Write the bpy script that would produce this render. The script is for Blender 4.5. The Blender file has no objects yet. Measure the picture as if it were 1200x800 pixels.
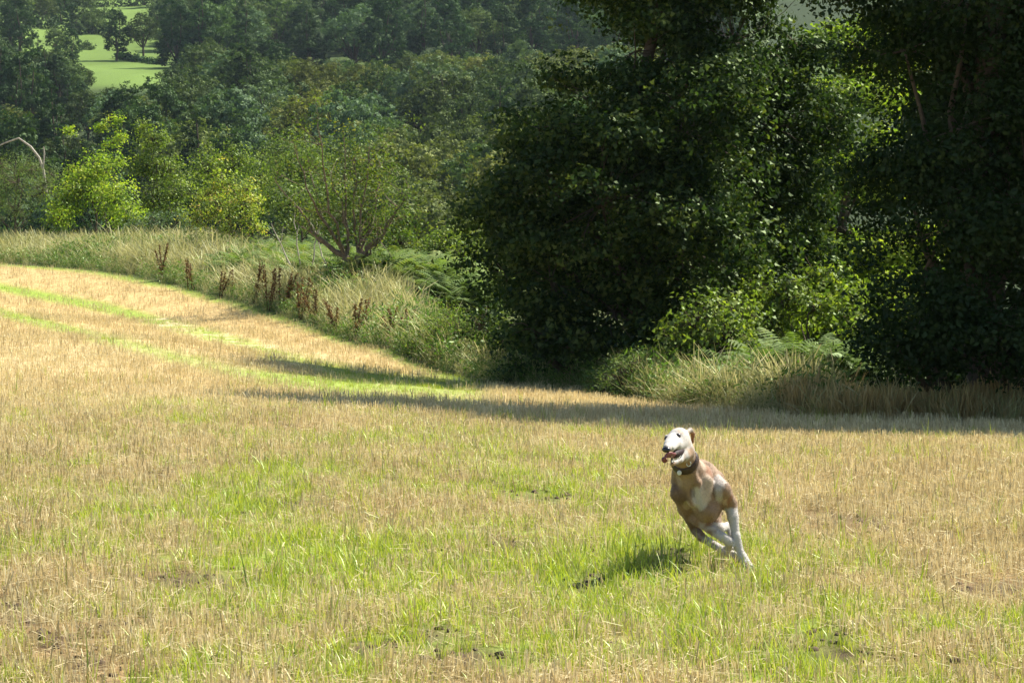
import bpy, math, random
import numpy as np
from mathutils import Vector
from mathutils.bvhtree import BVHTree

rng = np.random.default_rng(7)
random.seed(7)
R = math.radians
scene = bpy.context.scene
COL = scene.collection

# ------------------------------------------------------------------ camera, sky, sun, exposure
F = 2833.3            # focal length in pixels of the 1200 px wide photograph
PITCH = R(3.0)
cam_data = bpy.data.cameras.new("camera")
cam_data.sensor_width = 36.0
cam_data.lens = 85.0
cam_data.clip_start = 0.1
cam_data.clip_end = 6000
cam = bpy.data.objects.new("camera", cam_data)
COL.objects.link(cam)
cam.location = (0, 0, 0)
cam.rotation_euler = (R(90) - PITCH, 0, 0)
scene.camera = cam

SUN_EL, SUN_AZ = R(50), R(34)      # azimuth measured from +X (right) towards +Y (away)
sun_dir = Vector((math.cos(SUN_EL) * math.cos(SUN_AZ), math.cos(SUN_EL) * math.sin(SUN_AZ), math.sin(SUN_EL)))
world = bpy.data.worlds.new("World")
scene.world = world
world.use_nodes = True
wn = world.node_tree
sky = wn.nodes.new("ShaderNodeTexSky")
sky.sky_type = 'NISHITA'
sky.sun_disc = False
sky.sun_elevation = SUN_EL
sky.sun_rotation = math.pi / 2 - SUN_AZ
wn.links.new(sky.outputs[0], wn.nodes["Background"].inputs[0])
wn.nodes["Background"].inputs[1].default_value = 0.08
sl = bpy.data.lights.new("sun", 'SUN')
sl.energy = 5.0
sl.angle = R(0.53)
sl.color = (1.0, 0.95, 0.86)
so = bpy.data.objects.new("sun", sl)
COL.objects.link(so)
so.rotation_euler = (-sun_dir).to_track_quat('-Z', 'Y').to_euler()
scene.view_settings.view_transform = 'Standard'
scene.view_settings.look = 'None'
scene.view_settings.exposure = 1.25
scene.view_settings.gamma = 1.0
scene.cycles.max_bounces = 8
scene.cycles.diffuse_bounces = 4
scene.cycles.transmission_bounces = 4
scene.cycles.volume_bounces = 0
scene.cycles.use_denoising = True
scene.cycles.sample_clamp_indirect = 4.0

# ------------------------------------------------------------------ placement helpers
CP, SP = math.cos(PITCH), math.sin(PITCH)
def at(px, py, d):
    """world point on the photograph's ray (px, py) at distance d along +Y"""
    u, v = (px - 600) / F, (400 - py) / F
    y = CP + v * SP
    z = -SP + v * CP
    return np.array((u * d / y, d, z * d / y))
def project(x, y, z):
    depth = y * CP - z * SP
    depth = np.maximum(depth, 0.5)
    return 600 + F * x / depth, 400 - F * (y * SP + z * CP) / depth

def sstep(a, b, x):
    t = np.clip((x - a) / (b - a), 0, 1)
    return t * t * (3 - 2 * t)

class VNoise:
    def __init__(s, seed):
        s.g = np.random.default_rng(seed).random((64, 64))
    def __call__(s, x, y):
        xi, yi = np.floor(x).astype(int), np.floor(y).astype(int)
        fx, fy = x - xi, y - yi
        fx, fy = fx * fx * (3 - 2 * fx), fy * fy * (3 - 2 * fy)
        g = s.g
        a = g[xi % 64, yi % 64]; b = g[(xi + 1) % 64, yi % 64]
        c = g[xi % 64, (yi + 1) % 64]; d = g[(xi + 1) % 64, (yi + 1) % 64]
        return (a * (1 - fx) + b * fx) * (1 - fy) + (c * (1 - fx) + d * fx) * fy
VN = [VNoise(i) for i in range(8)]

# ------------------------------------------------------------------ terrain height
CTRL = [(0,800,9.2),(300,800,9.2),(600,800,9.2),(900,800,9.2),(1200,800,9.2),
 (0,640,13.6),(400,650,13.2),(600,655,13.0),(825,668,12.6),(1200,645,13.6),
 (0,560,17.5),(400,560,17.5),(800,560,18),(1200,545,20.5),
 (0,482,25),(200,482,25.5),(350,484,26),(500,486,28),(700,502,27),(950,510,27),(1200,515,27),
 (0,430,35),(200,400,42),(350,430,38),(500,466,34),(600,470,35),
 (0,370,55),(0,310,80),(200,335,70),(350,380,58),(500,432,48),(560,448,44),(700,470,37),(950,490,32),(1200,498,31),
 (100,292,92),(270,305,78),(410,331,63),(270,354,64),(310,367,61),(425,407,53),(620,458,41.5),(230,344,67),(-200,305,92),(480,350,60),(-150,290,95),(560,400,52),
 (700,440,44),(850,450,40),(1080,482,35),(1300,490,34),(1400,515,27),(-200,480,25),(-200,400,42),(-200,560,17.5),
 (700,415,60),(1100,430,60),(500,330,75),(900,400,75)]
CP3 = np.array([at(*c) for c in CTRL])
def _k(r2):
    return 0.5 * r2 * np.log(np.maximum(r2, 1e-9))
def _fit():
    P = CP3[:, :2] / 20.0
    n = len(P)
    A = _k(((P[:, None] - P[None]) ** 2).sum(-1)) + 0.004 * np.eye(n)
    Q = np.c_[np.ones(n), P]
    M = np.block([[A, Q], [Q.T, np.zeros((3, 3))]])
    return P, np.linalg.solve(M, np.r_[CP3[:, 2], 0, 0, 0])
TP, TW = _fit()
PY = [-400, 0, 9, 14, 30, 45, 60, 85, 105, 140, 170, 200, 240, 280, 330, 380, 430, 560, 700, 1100, 1500, 3000]
PZ = [0, -1.7, -1.8, -1.92, -2.5, -3, -3, -3.6, -7, -13, -13, -10, -4, 1, 8, 16, 25, 41, 64, 125, 150, 150]
def H(x, y):
    x = np.asarray(x, float); y = np.asarray(y, float)
    base = np.interp(y, PY, PZ) + sstep(150, 300, y) * ((VN[0](x / 70 + 9, y / 70) - .5) * 5)
    near = (y > 4) & (y < 125) & (np.abs(x) < 60)
    out = base.copy()
    if near.any():
        xx, yy = x[near] / 20, y[near] / 20
        r2 = (xx[:, None] - TP[None, :, 0]) ** 2 + (yy[:, None] - TP[None, :, 1]) ** 2
        t = _k(r2) @ TW[:-3] + TW[-3] + TW[-2] * xx + TW[-1] * yy
        xe = 9 + 0.28 * y[near]
        w = sstep(4, 8, y[near]) * (1 - sstep(84, 120, y[near])) * (1 - sstep(xe, xe + 12, np.abs(x[near])))
        t += (VN[1](x[near] * .8 + 30, y[near] * .8) - .5) * .06
        out[near] = base[near] * (1 - w) + t * w
    return out
def h1(x, y):
    return float(H(np.array([x]), np.array([y]))[0])

# field edge in plan
EDGE = np.array([at(*c)[:2] for c in [(-260,300,92),(-100,303,86),(0,310,80),(100,320,75),(200,335,70),(230,344,67),(270,354,64),(310,367,61),(350,380,58),(425,407,53),(500,432,48),(560,448,44),(620,458,41.5),(700,470,38),(820,482,34),(950,492,32),(1200,500,31),(1500,505,30)]])
def edge_y(x):
    return np.interp(x, EDGE[:, 0], EDGE[:, 1])

def poly_dist(px, py, pts):
    d = np.full(np.shape(px), 1e9)
    for (x0, y0), (x1, y1) in zip(pts[:-1], pts[1:]):
        vx, vy = x1 - x0, y1 - y0
        t = np.clip(((px - x0) * vx + (py - y0) * vy) / (vx * vx + vy * vy), 0, 1)
        d = np.minimum(d, np.hypot(px - x0 - t * vx, (py - y0 - t * vy) * 1.0))
    return d
STR1 = [(-200, 300), (0, 337), (120, 360), (250, 394), (330, 418), (430, 444), (560, 458)]
STR2 = [(-200, 330), (0, 367), (100, 392), (200, 418), (280, 437), (430, 458), (560, 466)]
GB = [(350,565,220,45,.5),(230,605,150,35,.45),(500,680,230,50,.75),(640,745,220,40,.65),(350,650,150,35,.6),
      (745,655,80,28,.7),(905,700,190,50,.7),(970,618,80,22,.35),(200,715,110,28,.4),(1110,765,110,35,.35),
      (620,575,120,45,.4),(400,450,110,14,.5),(1020,470,0.1,0.1,0),(30,680,80,25,.25),(720,700,90,30,.5),
      (1060,570,200,55,-.9),(100,520,160,35,-.35),(60,770,90,40,-.6),(700,520,300,22,-.25),(1120,675,110,35,-.6),(50,690,110,70,-.4),(130,790,120,40,-.4),(260,765,100,25,-.35)]
SB = [(545,772,55,9),(500,745,40,6),(440,762,40,6),(230,682,60,7),(290,690,40,6),(600,640,50,6),(980,770,60,7),(690,690,60,7),(340,592,40,5),(1160,690,50,6),(770,655,60,10)]  # last patch darkens the ground within the dog's shadow and clears its grass
RUT = [(-20, 700), (40, 735), (80, 765), (120, 800), (170, 850)]
def fieldmix(x, y, z):
    px, py = project(x, y, z)
    n1 = VN[2](x * 1.1, y * .75) ; n2 = VN[3](x * 3.1 + 5, y * 2.1) ; n3 = VN[4](x * 7.3, y * 5)
    g = .47 + (n1 - .5) * .65 + (n2 - .5) * .65 + (n3 - .5) * .6
    for bx, by, rx, ry, w in GB:
        g = g + .5 * w * np.exp(-(((px - bx) / rx) ** 2 + ((py - by) / ry) ** 2))
    far = sstep(24, 34, y)
    sw = np.interp(px, [0, 300, 500], [8, 12, 13])
    st = np.maximum(np.exp(-(poly_dist(px, py, STR1) / sw) ** 2), np.exp(-(poly_dist(px, py, STR2) / sw) ** 2))
    g = g * (1 - .85 * far) + far * st * .8 + far * .2 * np.exp(-((px - 420) / 160) ** 2 - ((py - 455) / 14) ** 2)
    # green strip hard against the verge
    e = edge_y(x) - y
    g = g + .8 * np.exp(-(e / 1.3) ** 2) * sstep(38, 45, y)
    s = np.zeros_like(g)
    for bx, by, rx, ry in SB:
        s = np.maximum(s, np.exp(-(((px - bx) / rx) ** 2 + ((py - by) / (ry * 1.45)) ** 2)))
    s = s * (.55 + 1.1 * n2)
    s = np.maximum(s, 1.1 * np.exp(-(poly_dist(px, py, RUT) / 19) ** 2) * (.6 + .6 * n3))
    s = np.maximum(s, sstep(.75, .95, VN[5](x * 2.3, y * 1.7)) * .7 * (1 - far))
    p = np.exp(-((py - 425) / 28) ** 2 - ((px - 20) / 260) ** 2) * .55
    p = np.maximum(p, np.exp(-(poly_dist(px, py, [(190, 378), (300, 408), (380, 425)]) / 9) ** 2) * sstep(.45, .7, n3))
    p = np.maximum(p, np.exp(-((py - 470) / 16) ** 2) * .35)
    p = np.maximum(p, np.exp(-(poly_dist(px, py, [(640, 470), (900, 488), (1200, 500)]) / 10) ** 2) * .2)
    return np.clip(g, 0, 1), np.clip(s, 0, 1), np.clip(p * (.4 + n3), 0, 1)

# ------------------------------------------------------------------ object helpers
def tag(o, label=None, cat=None, group=None, kind=None):
    if label: o['label'] = label
    if cat: o['category'] = cat
    if group: o['group'] = group
    if kind: o['kind'] = kind
    return o
def link(o, parent=None):
    COL.objects.link(o)
    if parent: o.parent = parent
    return o
def empty(name, loc, rz=0):
    o = bpy.data.objects.new(name, None)
    o.empty_display_size = .2
    o.location = loc; o.rotation_euler = (0, 0, rz)
    return link(o)
def mesh_np(name, V, faces_flat, k, mat=None, attrs=None, smooth=False):
    """V (n,3); faces_flat (m,k) same-size polygons"""
    V = np.ascontiguousarray(V, dtype=np.float32); Fc = np.ascontiguousarray(faces_flat, dtype=np.int32)
    me = bpy.data.meshes.new(name)
    me.vertices.add(len(V)); me.vertices.foreach_set("co", V.ravel())
    m = len(Fc)
    me.loops.add(m * k); me.loops.foreach_set("vertex_index", Fc.ravel())
    me.polygons.add(m)
    me.polygons.foreach_set("loop_start", np.arange(0, m * k, k, dtype=np.int32))
    me.polygons.foreach_set("loop_total", np.full(m, k, dtype=np.int32))
    if smooth: me.polygons.foreach_set("use_smooth", np.ones(m, dtype=bool))
    for nm, arr in (attrs or {}).items():
        arr = np.asarray(arr, np.float32)
        if arr.ndim == 1:
            a = me.attributes.new(nm, 'FLOAT', 'POINT'); a.data.foreach_set("value", arr)
        else:
            a = me.attributes.new(nm, 'FLOAT_COLOR', 'POINT')
            a.data.foreach_set("color", np.c_[arr, np.ones(len(arr), np.float32)].astype(np.float32).ravel())
    if mat: me.materials.append(mat)
    me.update(calc_edges=True)
    return me
def put(name, me, parent=None):
    return link(bpy.data.objects.new(name, me), parent)

# ------------------------------------------------------------------ materials
def nodes(name):
    m = bpy.data.materials.new(name); m.use_nodes = True
    nt = m.node_tree; nt.nodes.clear()
    out = nt.nodes.new("ShaderNodeOutputMaterial")
    return m, nt, out
def ramp(nt, stops):
    r = nt.nodes.new("ShaderNodeValToRGB")
    el = r.color_ramp.elements
    el[0].position, el[0].color = stops[0][0], (*stops[0][1], 1)
    el[1].position, el[1].color = stops[-1][0], (*stops[-1][1], 1)
    for p, c in stops[1:-1]:
        e = el.new(p); e.color = (*c, 1)
    return r
def leafmat(name, cols, trans=.35, gloss=.06, rough=.45, attr='v', objvar=.0, tcol=(1.5, 1.7, .55), inst=False, patch=0.0, pscale=.6):
    m, nt, out = nodes(name)
    N, L = nt.nodes, nt.links
    at_ = N.new("ShaderNodeAttribute"); at_.attribute_name = attr
    fac = at_.outputs['Fac']
    if inst:
        oi = N.new("ShaderNodeAttribute"); oi.attribute_type = 'INSTANCER'; oi.attribute_name = 'tint'
        mx = N.new("ShaderNodeMath"); mx.operation = 'MULTIPLY_ADD'
        L.new(fac, mx.inputs[0]); mx.inputs[1].default_value = .55
        ml = N.new("ShaderNodeMath"); ml.operation = 'MULTIPLY'; ml.inputs[1].default_value = .45
        L.new(oi.outputs['Fac'], ml.inputs[0]); L.new(ml.outputs[0], mx.inputs[2])
        fac = mx.outputs[0]
    if patch:
        nz = N.new("ShaderNodeTexNoise"); nz.inputs['Scale'].default_value = pscale
        g = N.new("ShaderNodeNewGeometry"); L.new(g.outputs['Position'], nz.inputs['Vector'])
        a1 = N.new("ShaderNodeMath"); a1.operation = 'MULTIPLY_ADD'; L.new(nz.outputs[0], a1.inputs[0])
        a1.inputs[1].default_value = patch; L.new(fac, a1.inputs[2])
        a2 = N.new("ShaderNodeMath"); a2.operation = 'SUBTRACT'; a2.inputs[1].default_value = patch * .5
        L.new(a1.outputs[0], a2.inputs[0]); fac = a2.outputs[0]
    n = len(cols)
    rp = ramp(nt, [(i / (n - 1), c) for i, c in enumerate(cols)])
    L.new(fac, rp.inputs[0])
    col = rp.outputs[0]
    if objvar:
        oi = N.new("ShaderNodeObjectInfo")
        hs = N.new("ShaderNodeHueSaturation"); L.new(col, hs.inputs['Color'])
        mr = N.new("ShaderNodeMapRange"); L.new(oi.outputs['Random'], mr.inputs[0]); mr.inputs[3].default_value = 1 - objvar; mr.inputs[4].default_value = 1 + objvar
        L.new(mr.outputs[0], hs.inputs['Value'])
        m2 = N.new("ShaderNodeMath"); m2.operation = 'MULTIPLY'; m2.inputs[1].default_value = 7.31; L.new(oi.outputs['Random'], m2.inputs[0])
        m3 = N.new("ShaderNodeMath"); m3.operation = 'FRACT'; L.new(m2.outputs[0], m3.inputs[0])
        m4 = N.new("ShaderNodeMapRange"); L.new(m3.outputs[0], m4.inputs[0]); m4.inputs[3].default_value = .5 - objvar * .07; m4.inputs[4].default_value = .5 + objvar * .07
        L.new(m4.outputs[0], hs.inputs['Hue'])
        col = hs.outputs[0]
    df = N.new("ShaderNodeBsdfDiffuse"); L.new(col, df.inputs[0])
    tr = N.new("ShaderNodeBsdfTranslucent")
    tm = N.new("ShaderNodeMix"); tm.data_type = 'RGBA'; tm.blend_type = 'MULTIPLY'; tm.inputs[0].default_value = 1
    L.new(col, tm.inputs[6]); tm.inputs[7].default_value = (*tcol, 1)
    L.new(tm.outputs[2], tr.inputs[0])
    s1 = N.new("ShaderNodeMixShader"); s1.inputs[0].default_value = trans
    L.new(df.outputs[0], s1.inputs[1]); L.new(tr.outputs[0], s1.inputs[2])
    gl = N.new("ShaderNodeBsdfGlossy"); gl.inputs['Roughness'].default_value = rough
    gl.inputs[0].default_value = (.75, .9, .55, 1)
    s2 = N.new("ShaderNodeMixShader"); s2.inputs[0].default_value = gloss
    L.new(s1.outputs[0], s2.inputs[1]); L.new(gl.outputs[0], s2.inputs[2])
    L.new(s2.outputs[0], out.inputs[0])
    return m
def plainmat(name, col, rough=.6, var=.25, scale=20, spec=.3, bump=.3, attr=None, sheen=0):
    m, nt, out = nodes(name); N, L = nt.nodes, nt.links
    b = N.new("ShaderNodeBsdfPrincipled"); L.new(b.outputs[0], out.inputs[0])
    b.inputs['Roughness'].default_value = rough; b.inputs['Specular IOR Level'].default_value = spec
    if sheen: b.inputs['Sheen Weight'].default_value = sheen
    tc = N.new("ShaderNodeTexCoord")
    nz = N.new("ShaderNodeTexNoise"); nz.inputs['Scale'].default_value = scale; nz.inputs['Detail'].default_value = 6
    L.new(tc.outputs['Object'], nz.inputs['Vector'])
    mr = N.new("ShaderNodeMapRange"); L.new(nz.outputs[0], mr.inputs[0]); mr.inputs[1].default_value = .3; mr.inputs[2].default_value = .7
    mr.inputs[3].default_value = 1 - var; mr.inputs[4].default_value = 1 + var
    vm = N.new("ShaderNodeVectorMath"); vm.operation = 'SCALE'
    if attr:
        a = N.new("ShaderNodeAttribute"); a.attribute_name = attr; L.new(a.outputs['Color'], vm.inputs[0])
    else:
        vm.inputs[0].default_value = col
    L.new(mr.outputs[0], vm.inputs['Scale']); L.new(vm.outputs[0], b.inputs['Base Color'])
    if bump:
        bp = N.new("ShaderNodeBump"); bp.inputs['Strength'].default_value = bump; bp.inputs['Distance'].default_value = .01
        L.new(nz.outputs[0], bp.inputs['Height']); L.new(bp.outputs[0], b.inputs['Normal'])
    return m

M = {}
M['bark'] = plainmat('bark', (.085, .065, .045), .9, .35, 9, .1, .8)
M['bark_pale'] = plainmat('bark_pale', (.15, .115, .08), .9, .3, 12, .1, .8)
M['dead_wood'] = plainmat('dead_wood', (.38, .34, .27), .9, .25, 12, .1, .6)
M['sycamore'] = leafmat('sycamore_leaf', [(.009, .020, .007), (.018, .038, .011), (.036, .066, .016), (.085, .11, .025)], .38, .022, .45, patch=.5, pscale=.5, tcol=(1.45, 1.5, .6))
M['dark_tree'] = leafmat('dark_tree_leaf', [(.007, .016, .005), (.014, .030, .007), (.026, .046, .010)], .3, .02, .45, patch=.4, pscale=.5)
M['far_olive'] = leafmat('olive_leaf', [(.05, .064, .02), (.105, .12, .034), (.18, .195, .056)], .25, .02, .6, objvar=.3)
M['far_green'] = leafmat('green_leaf', [(.03, .05, .019), (.06, .092, .031), (.105, .14, .046)], .25, .02, .6, objvar=.3)
M['far_blue'] = leafmat('willow_leaf', [(.05, .085, .045), (.08, .125, .065), (.12, .17, .09)], .25, .03, .6, objvar=.25)
M['far_dark'] = leafmat('conifer_leaf', [(.016, .033, .014), (.028, .055, .02), (.045, .08, .028)], .2, .02, .6, objvar=.25)
M['lime'] = leafmat('lime_leaf', [(.08, .14, .018), (.16, .24, .025), (.26, .33, .04), (.34, .34, .05)], .45, .03, .5)
M['mid'] = leafmat('mid_leaf', [(.045, .075, .018), (.085, .125, .026), (.14, .185, .033), (.22, .25, .045)], .4, .03, .5)
M['sage'] = leafmat('sage_leaf', [(.06, .09, .035), (.11, .15, .055), (.18, .22, .085)], .35, .02, .6)
M['autumn'] = leafmat('autumn_leaf', [(.10, .14, .03), (.2, .26, .045), (.32, .35, .07), (.42, .30, .09)], .4, .03, .5)
M['rowan'] = leafmat('open_tree_leaf', [(.035, .06, .015), (.06, .095, .02), (.1, .13, .028), (.16, .15, .03)], .4, .03, .5)
M['bracken'] = leafmat('bracken_leaf', [(.05, .08, .028), (.09, .135, .042), (.14, .19, .06), (.26, .24, .08)], .35, .05, .5, inst=True)
M['wild'] = leafmat('wild_grass', [(.10, .14, .04), (.24, .25, .09), (.40, .37, .18), (.54, .48, .28)], .35, .03, .5, inst=True, tcol=(1.1, 1.1, .8))
M['greenery'] = leafmat('verge_green', [(.035, .08, .015), (.07, .13, .025), (.12, .19, .03)], .4, .05, .5, inst=True)
M['wheat'] = leafmat('wheat', [(.28, .19, .07), (.46, .33, .14), (.6, .46, .22)], .3, .05, .5, inst=True, tcol=(1.1, 1, .7))
M['stubble'] = leafmat('stubble', [(.20, .15, .08), (.44, .355, .19), (.62, .53, .31), (.78, .70, .46)], .3, .05, .45, inst=True, tcol=(1.1, 1, .75), patch=.5, pscale=1.2)
M['blade'] = leafmat('grass_blade', [(.12, .19, .03), (.26, .34, .04), (.38, .43, .07), (.46, .47, .14)], .45, .05, .4, inst=True, tcol=(1.2, 1.15, .5))
M['hazel'] = leafmat('hazel_leaf', [(.06, .10, .018), (.12, .175, .025), (.20, .255, .035), (.28, .30, .05)], .5, .03, .5)
M['dock'] = leafmat('dock', [(.09, .045, .024), (.16, .085, .045), (.24, .15, .08)], .2, .02, .6)
M['clod'] = plainmat('soil_clod', (.11, .08, .055), 1, .4, 8, .05, .6)

# ground material: vertex colour + multi-scale noise
m, nt, out = nodes('ground'); N, L = nt.nodes, nt.links
b = N.new("ShaderNodeBsdfPrincipled"); b.inputs['Roughness'].default_value = .95; b.inputs['Specular IOR Level'].default_value = .05
L.new(b.outputs[0], out.inputs[0])
a = N.new("ShaderNodeAttribute"); a.attribute_name = 'col'
g = N.new("ShaderNodeNewGeometry")
mp = N.new("ShaderNodeMapping"); mp.inputs['Scale'].default_value = (1, .45, 1)
L.new(g.outputs['Position'], mp.inputs[0])
n1 = N.new("ShaderNodeTexNoise"); n1.inputs['Scale'].default_value = 9; n1.inputs['Detail'].default_value = 8; n1.inputs['Roughness'].default_value = .7
L.new(mp.outputs[0], n1.inputs['Vector'])
mr = N.new("ShaderNodeMapRange"); L.new(n1.outputs[0], mr.inputs[0]); mr.inputs[1].default_value = .3; mr.inputs[2].default_value = .7; mr.inputs[3].default_value = .62; mr.inputs[4].default_value = 1.35
vm = N.new("ShaderNodeVectorMath"); vm.operation = 'SCALE'; L.new(a.outputs['Color'], vm.inputs[0]); L.new(mr.outputs[0], vm.inputs['Scale'])
L.new(vm.outputs[0], b.inputs['Base Color'])
bp = N.new("ShaderNodeBump"); bp.inputs['Strength'].default_value = .8; bp.inputs['Distance'].default_value = .05
L.new(n1.outputs[0], bp.inputs['Height']); L.new(bp.outputs[0], b.inputs['Normal'])
M['ground'] = m

# ------------------------------------------------------------------ ground sheet
def axis(a, b, step, lo, hi, grow):
    v = list(np.arange(a, b, step)); s = step
    while v[-1] < hi: s *= grow; v.append(v[-1] + s)
    s = step; w = [v[0]]
    while w[-1] > lo: s *= grow; w.append(w[-1] - s)
    return np.array(w[:0:-1] + v)
xs = axis(-18, 14, .22, -2500, 2500, 1.07)
ys = axis(8, 82, .22, -300, 3000, 1.035)
GX, GY = np.meshgrid(xs, ys)
gx, gy = GX.ravel(), GY.ravel()
gz = H(gx, gy)
g_, s_, p_ = fieldmix(gx, gy, gz)
STRAW = np.array((.43, .315, .14)); PALE = np.array((.54, .43, .25)); SOIL = np.array((.10, .07, .045)); GREEN = np.array((.22, .29, .05))
infield = sstep(-.4, .4, edge_y(gx) - gy)
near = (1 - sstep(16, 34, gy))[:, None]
c = STRAW * (1 - near) + (STRAW * .35 + SOIL * .65) * near  # nearby soil mix darkened to paint the shaded gaps between stalks
orange = np.clip(VN[6](gx * .15 + gy * .1, gy * .5 - gx * .3) * 1.2, 0, 1)[:, None]
c = c * (1 - .3 * orange) + np.array((.48, .32, .13)) * .3 * orange
gg = sstep(.35, .85, g_)[:, None]
c = c * (1 - gg) + GREEN * gg
c = c * (1 - p_[:, None]) + PALE * p_[:, None]
c = c * (1 - s_[:, None]) + SOIL * .8 * s_[:, None]
px_, py_ = project(gx, gy, gz)
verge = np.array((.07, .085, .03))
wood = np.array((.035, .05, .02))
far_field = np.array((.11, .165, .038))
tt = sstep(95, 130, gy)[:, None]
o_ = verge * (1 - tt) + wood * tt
ff = (sstep(400, 415, gy) * (1 - sstep(-.143, -.136, gx / np.maximum(gy, 1)) * (1 - .3 * sstep(.62, .7, VN[6](gx / 30, gy / 30)))))[:, None]
stripe = (.7 + .5 * VN[7](gx / 9, gy / 30) + .25 * VN[6](gx / 2.5, gy / 6))[:, None]
o_ = o_ * (1 - ff) + far_field * ff * stripe
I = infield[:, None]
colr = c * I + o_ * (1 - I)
ny, nx = GX.shape
idx = np.arange(ny * nx).reshape(ny, nx)
quads = np.stack([idx[:-1, :-1].ravel(), idx[:-1, 1:].ravel(), idx[1:, 1:].ravel(), idx[1:, :-1].ravel()], 1)
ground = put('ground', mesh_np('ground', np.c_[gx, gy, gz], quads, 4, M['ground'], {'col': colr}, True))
tag(ground, 'harvested stubble field falling away to a wooded valley and far green hillside', None, None, 'structure')

# ------------------------------------------------------------------ foliage mesh makers
def unit(v):
    return v / np.maximum(np.linalg.norm(v, axis=-1, keepdims=True), 1e-9)
T_RHOMB = (np.array([(-.5, 0, 0), (0, -.3, .06), (.5, 0, 0), (0, .3, .06)]), 4)
T_LOBED = (np.array([(-.45, 0, 0), (-.28, -.42, .05), (.06, -.2, .0), (.55, 0, -.08), (.06, .2, .0), (-.28, .42, .05)]), 6)
T_NARROW = (np.array([(-.5, 0, 0), (0, -.13, .04), (.5, 0, -.05), (0, .13, .04)]), 4)
def leaves(name, P, Nn, size, v, tmpl, mat, axisdir=None):
    n = len(P)
    r = unit(rng.normal(size=(n, 3))) if axisdir is None else axisdir
    T = unit(r - (r * Nn).sum(1, keepdims=True) * Nn)
    B = np.cross(Nn, T)
    tv, k = tmpl
    V = P[:, None] + size[:, None, None] * (T[:, None] * tv[None, :, 0:1] + B[:, None] * tv[None, :, 1:2] + Nn[:, None] * tv[None, :, 2:3])
    return mesh_np(name, V.reshape(-1, 3), np.arange(n * k).reshape(n, k), k, mat, {'v': np.repeat(v, k)})
def tubes(name, lst, mat, sides=6):
    Vs, Fs, off = [], [], 0
    ang = np.arange(sides) * 2 * math.pi / sides
    for pts, rad in lst:
        pts = np.asarray(pts, float); rad = np.asarray(rad, float)
        T = unit(np.gradient(pts, axis=0))
        ref = np.where(np.abs(T[:, 2:3]) < .9, np.array([[0, 0, 1.]]), np.array([[1., 0, 0]]))
        U = unit(np.cross(T, ref)); W = np.cross(T, U)
        ring = pts[:, None] + rad[:, None, None] * (np.cos(ang)[None, :, None] * U[:, None] + np.sin(ang)[None, :, None] * W[:, None])
        n = len(pts)
        Vs.append(ring.reshape(-1, 3))
        i = np.arange(n - 1)[:, None] * sides + np.arange(sides)[None]
        j = np.arange(n - 1)[:, None] * sides + (np.arange(sides)[None] + 1) % sides
        Fs.append(np.stack([i, j, j + sides, i + sides], -1).reshape(-1, 4) + off)
        off += n * sides
    return mesh_np(name, np.concatenate(Vs), np.concatenate(Fs), 4, mat, None, True)
def curve(a, b, bend=.15, n=7, sag=0.0):
    a, b = np.asarray(a, float), np.asarray(b, float)
    L_ = np.linalg.norm(b - a)
    off = rng.normal(size=3) * bend * L_
    t = np.linspace(0, 1, n)[:, None]
    p = a * (1 - t) + b * t + off * (4 * t * (1 - t)) * .5
    p[:, 2] += (-sag * L_ * 4 * t * (1 - t))[:, 0]
    p[1:-1] += rng.normal(size=(n - 2, 3)) * L_ * .012
    return p
def crown_pts(lobes, nspray, per, spread, flat=.6, shell=(.5, 1.05), up=.35, jag=.18, no=(.7, .75)):
    """clumped leaf positions, normals and tints over a set of lobes (x,y,z,r[,rz])"""
    lb = np.array([(l + (l[3],))[:5] if len(l) == 4 else l for l in lobes], float)
    w = lb[:, 3] ** 2; w /= w.sum()
    li = rng.choice(len(lb), nspray, p=w)
    d = unit(rng.normal(size=(nspray, 3)))
    d[:, 2] = np.where(d[:, 2] < -.3, d[:, 2] * .6, d[:, 2]); d = unit(d)
    rr = rng.uniform(shell[0], shell[1], nspray) * (1 + rng.normal(size=nspray) * jag * .5)
    c = lb[li, :3] + d * rr[:, None] * np.c_[lb[li, 3], lb[li, 3], lb[li, 4]]
    n = nspray * per
    ci = np.repeat(np.arange(nspray), per)
    sp = rng.normal(size=(n, 3)) * spread * np.array((1, 1, flat))
    P = c[ci] + sp
    Nn = unit(d[ci] * no[0] + unit(rng.normal(size=(n, 3))) * no[1] + np.array((0, 0, up)))
    v = np.clip(.5 + .25 * rng.normal(size=nspray)[ci] + .16 * rng.normal(size=n), 0, 1)
    return P, Nn, v, c, li

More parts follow.
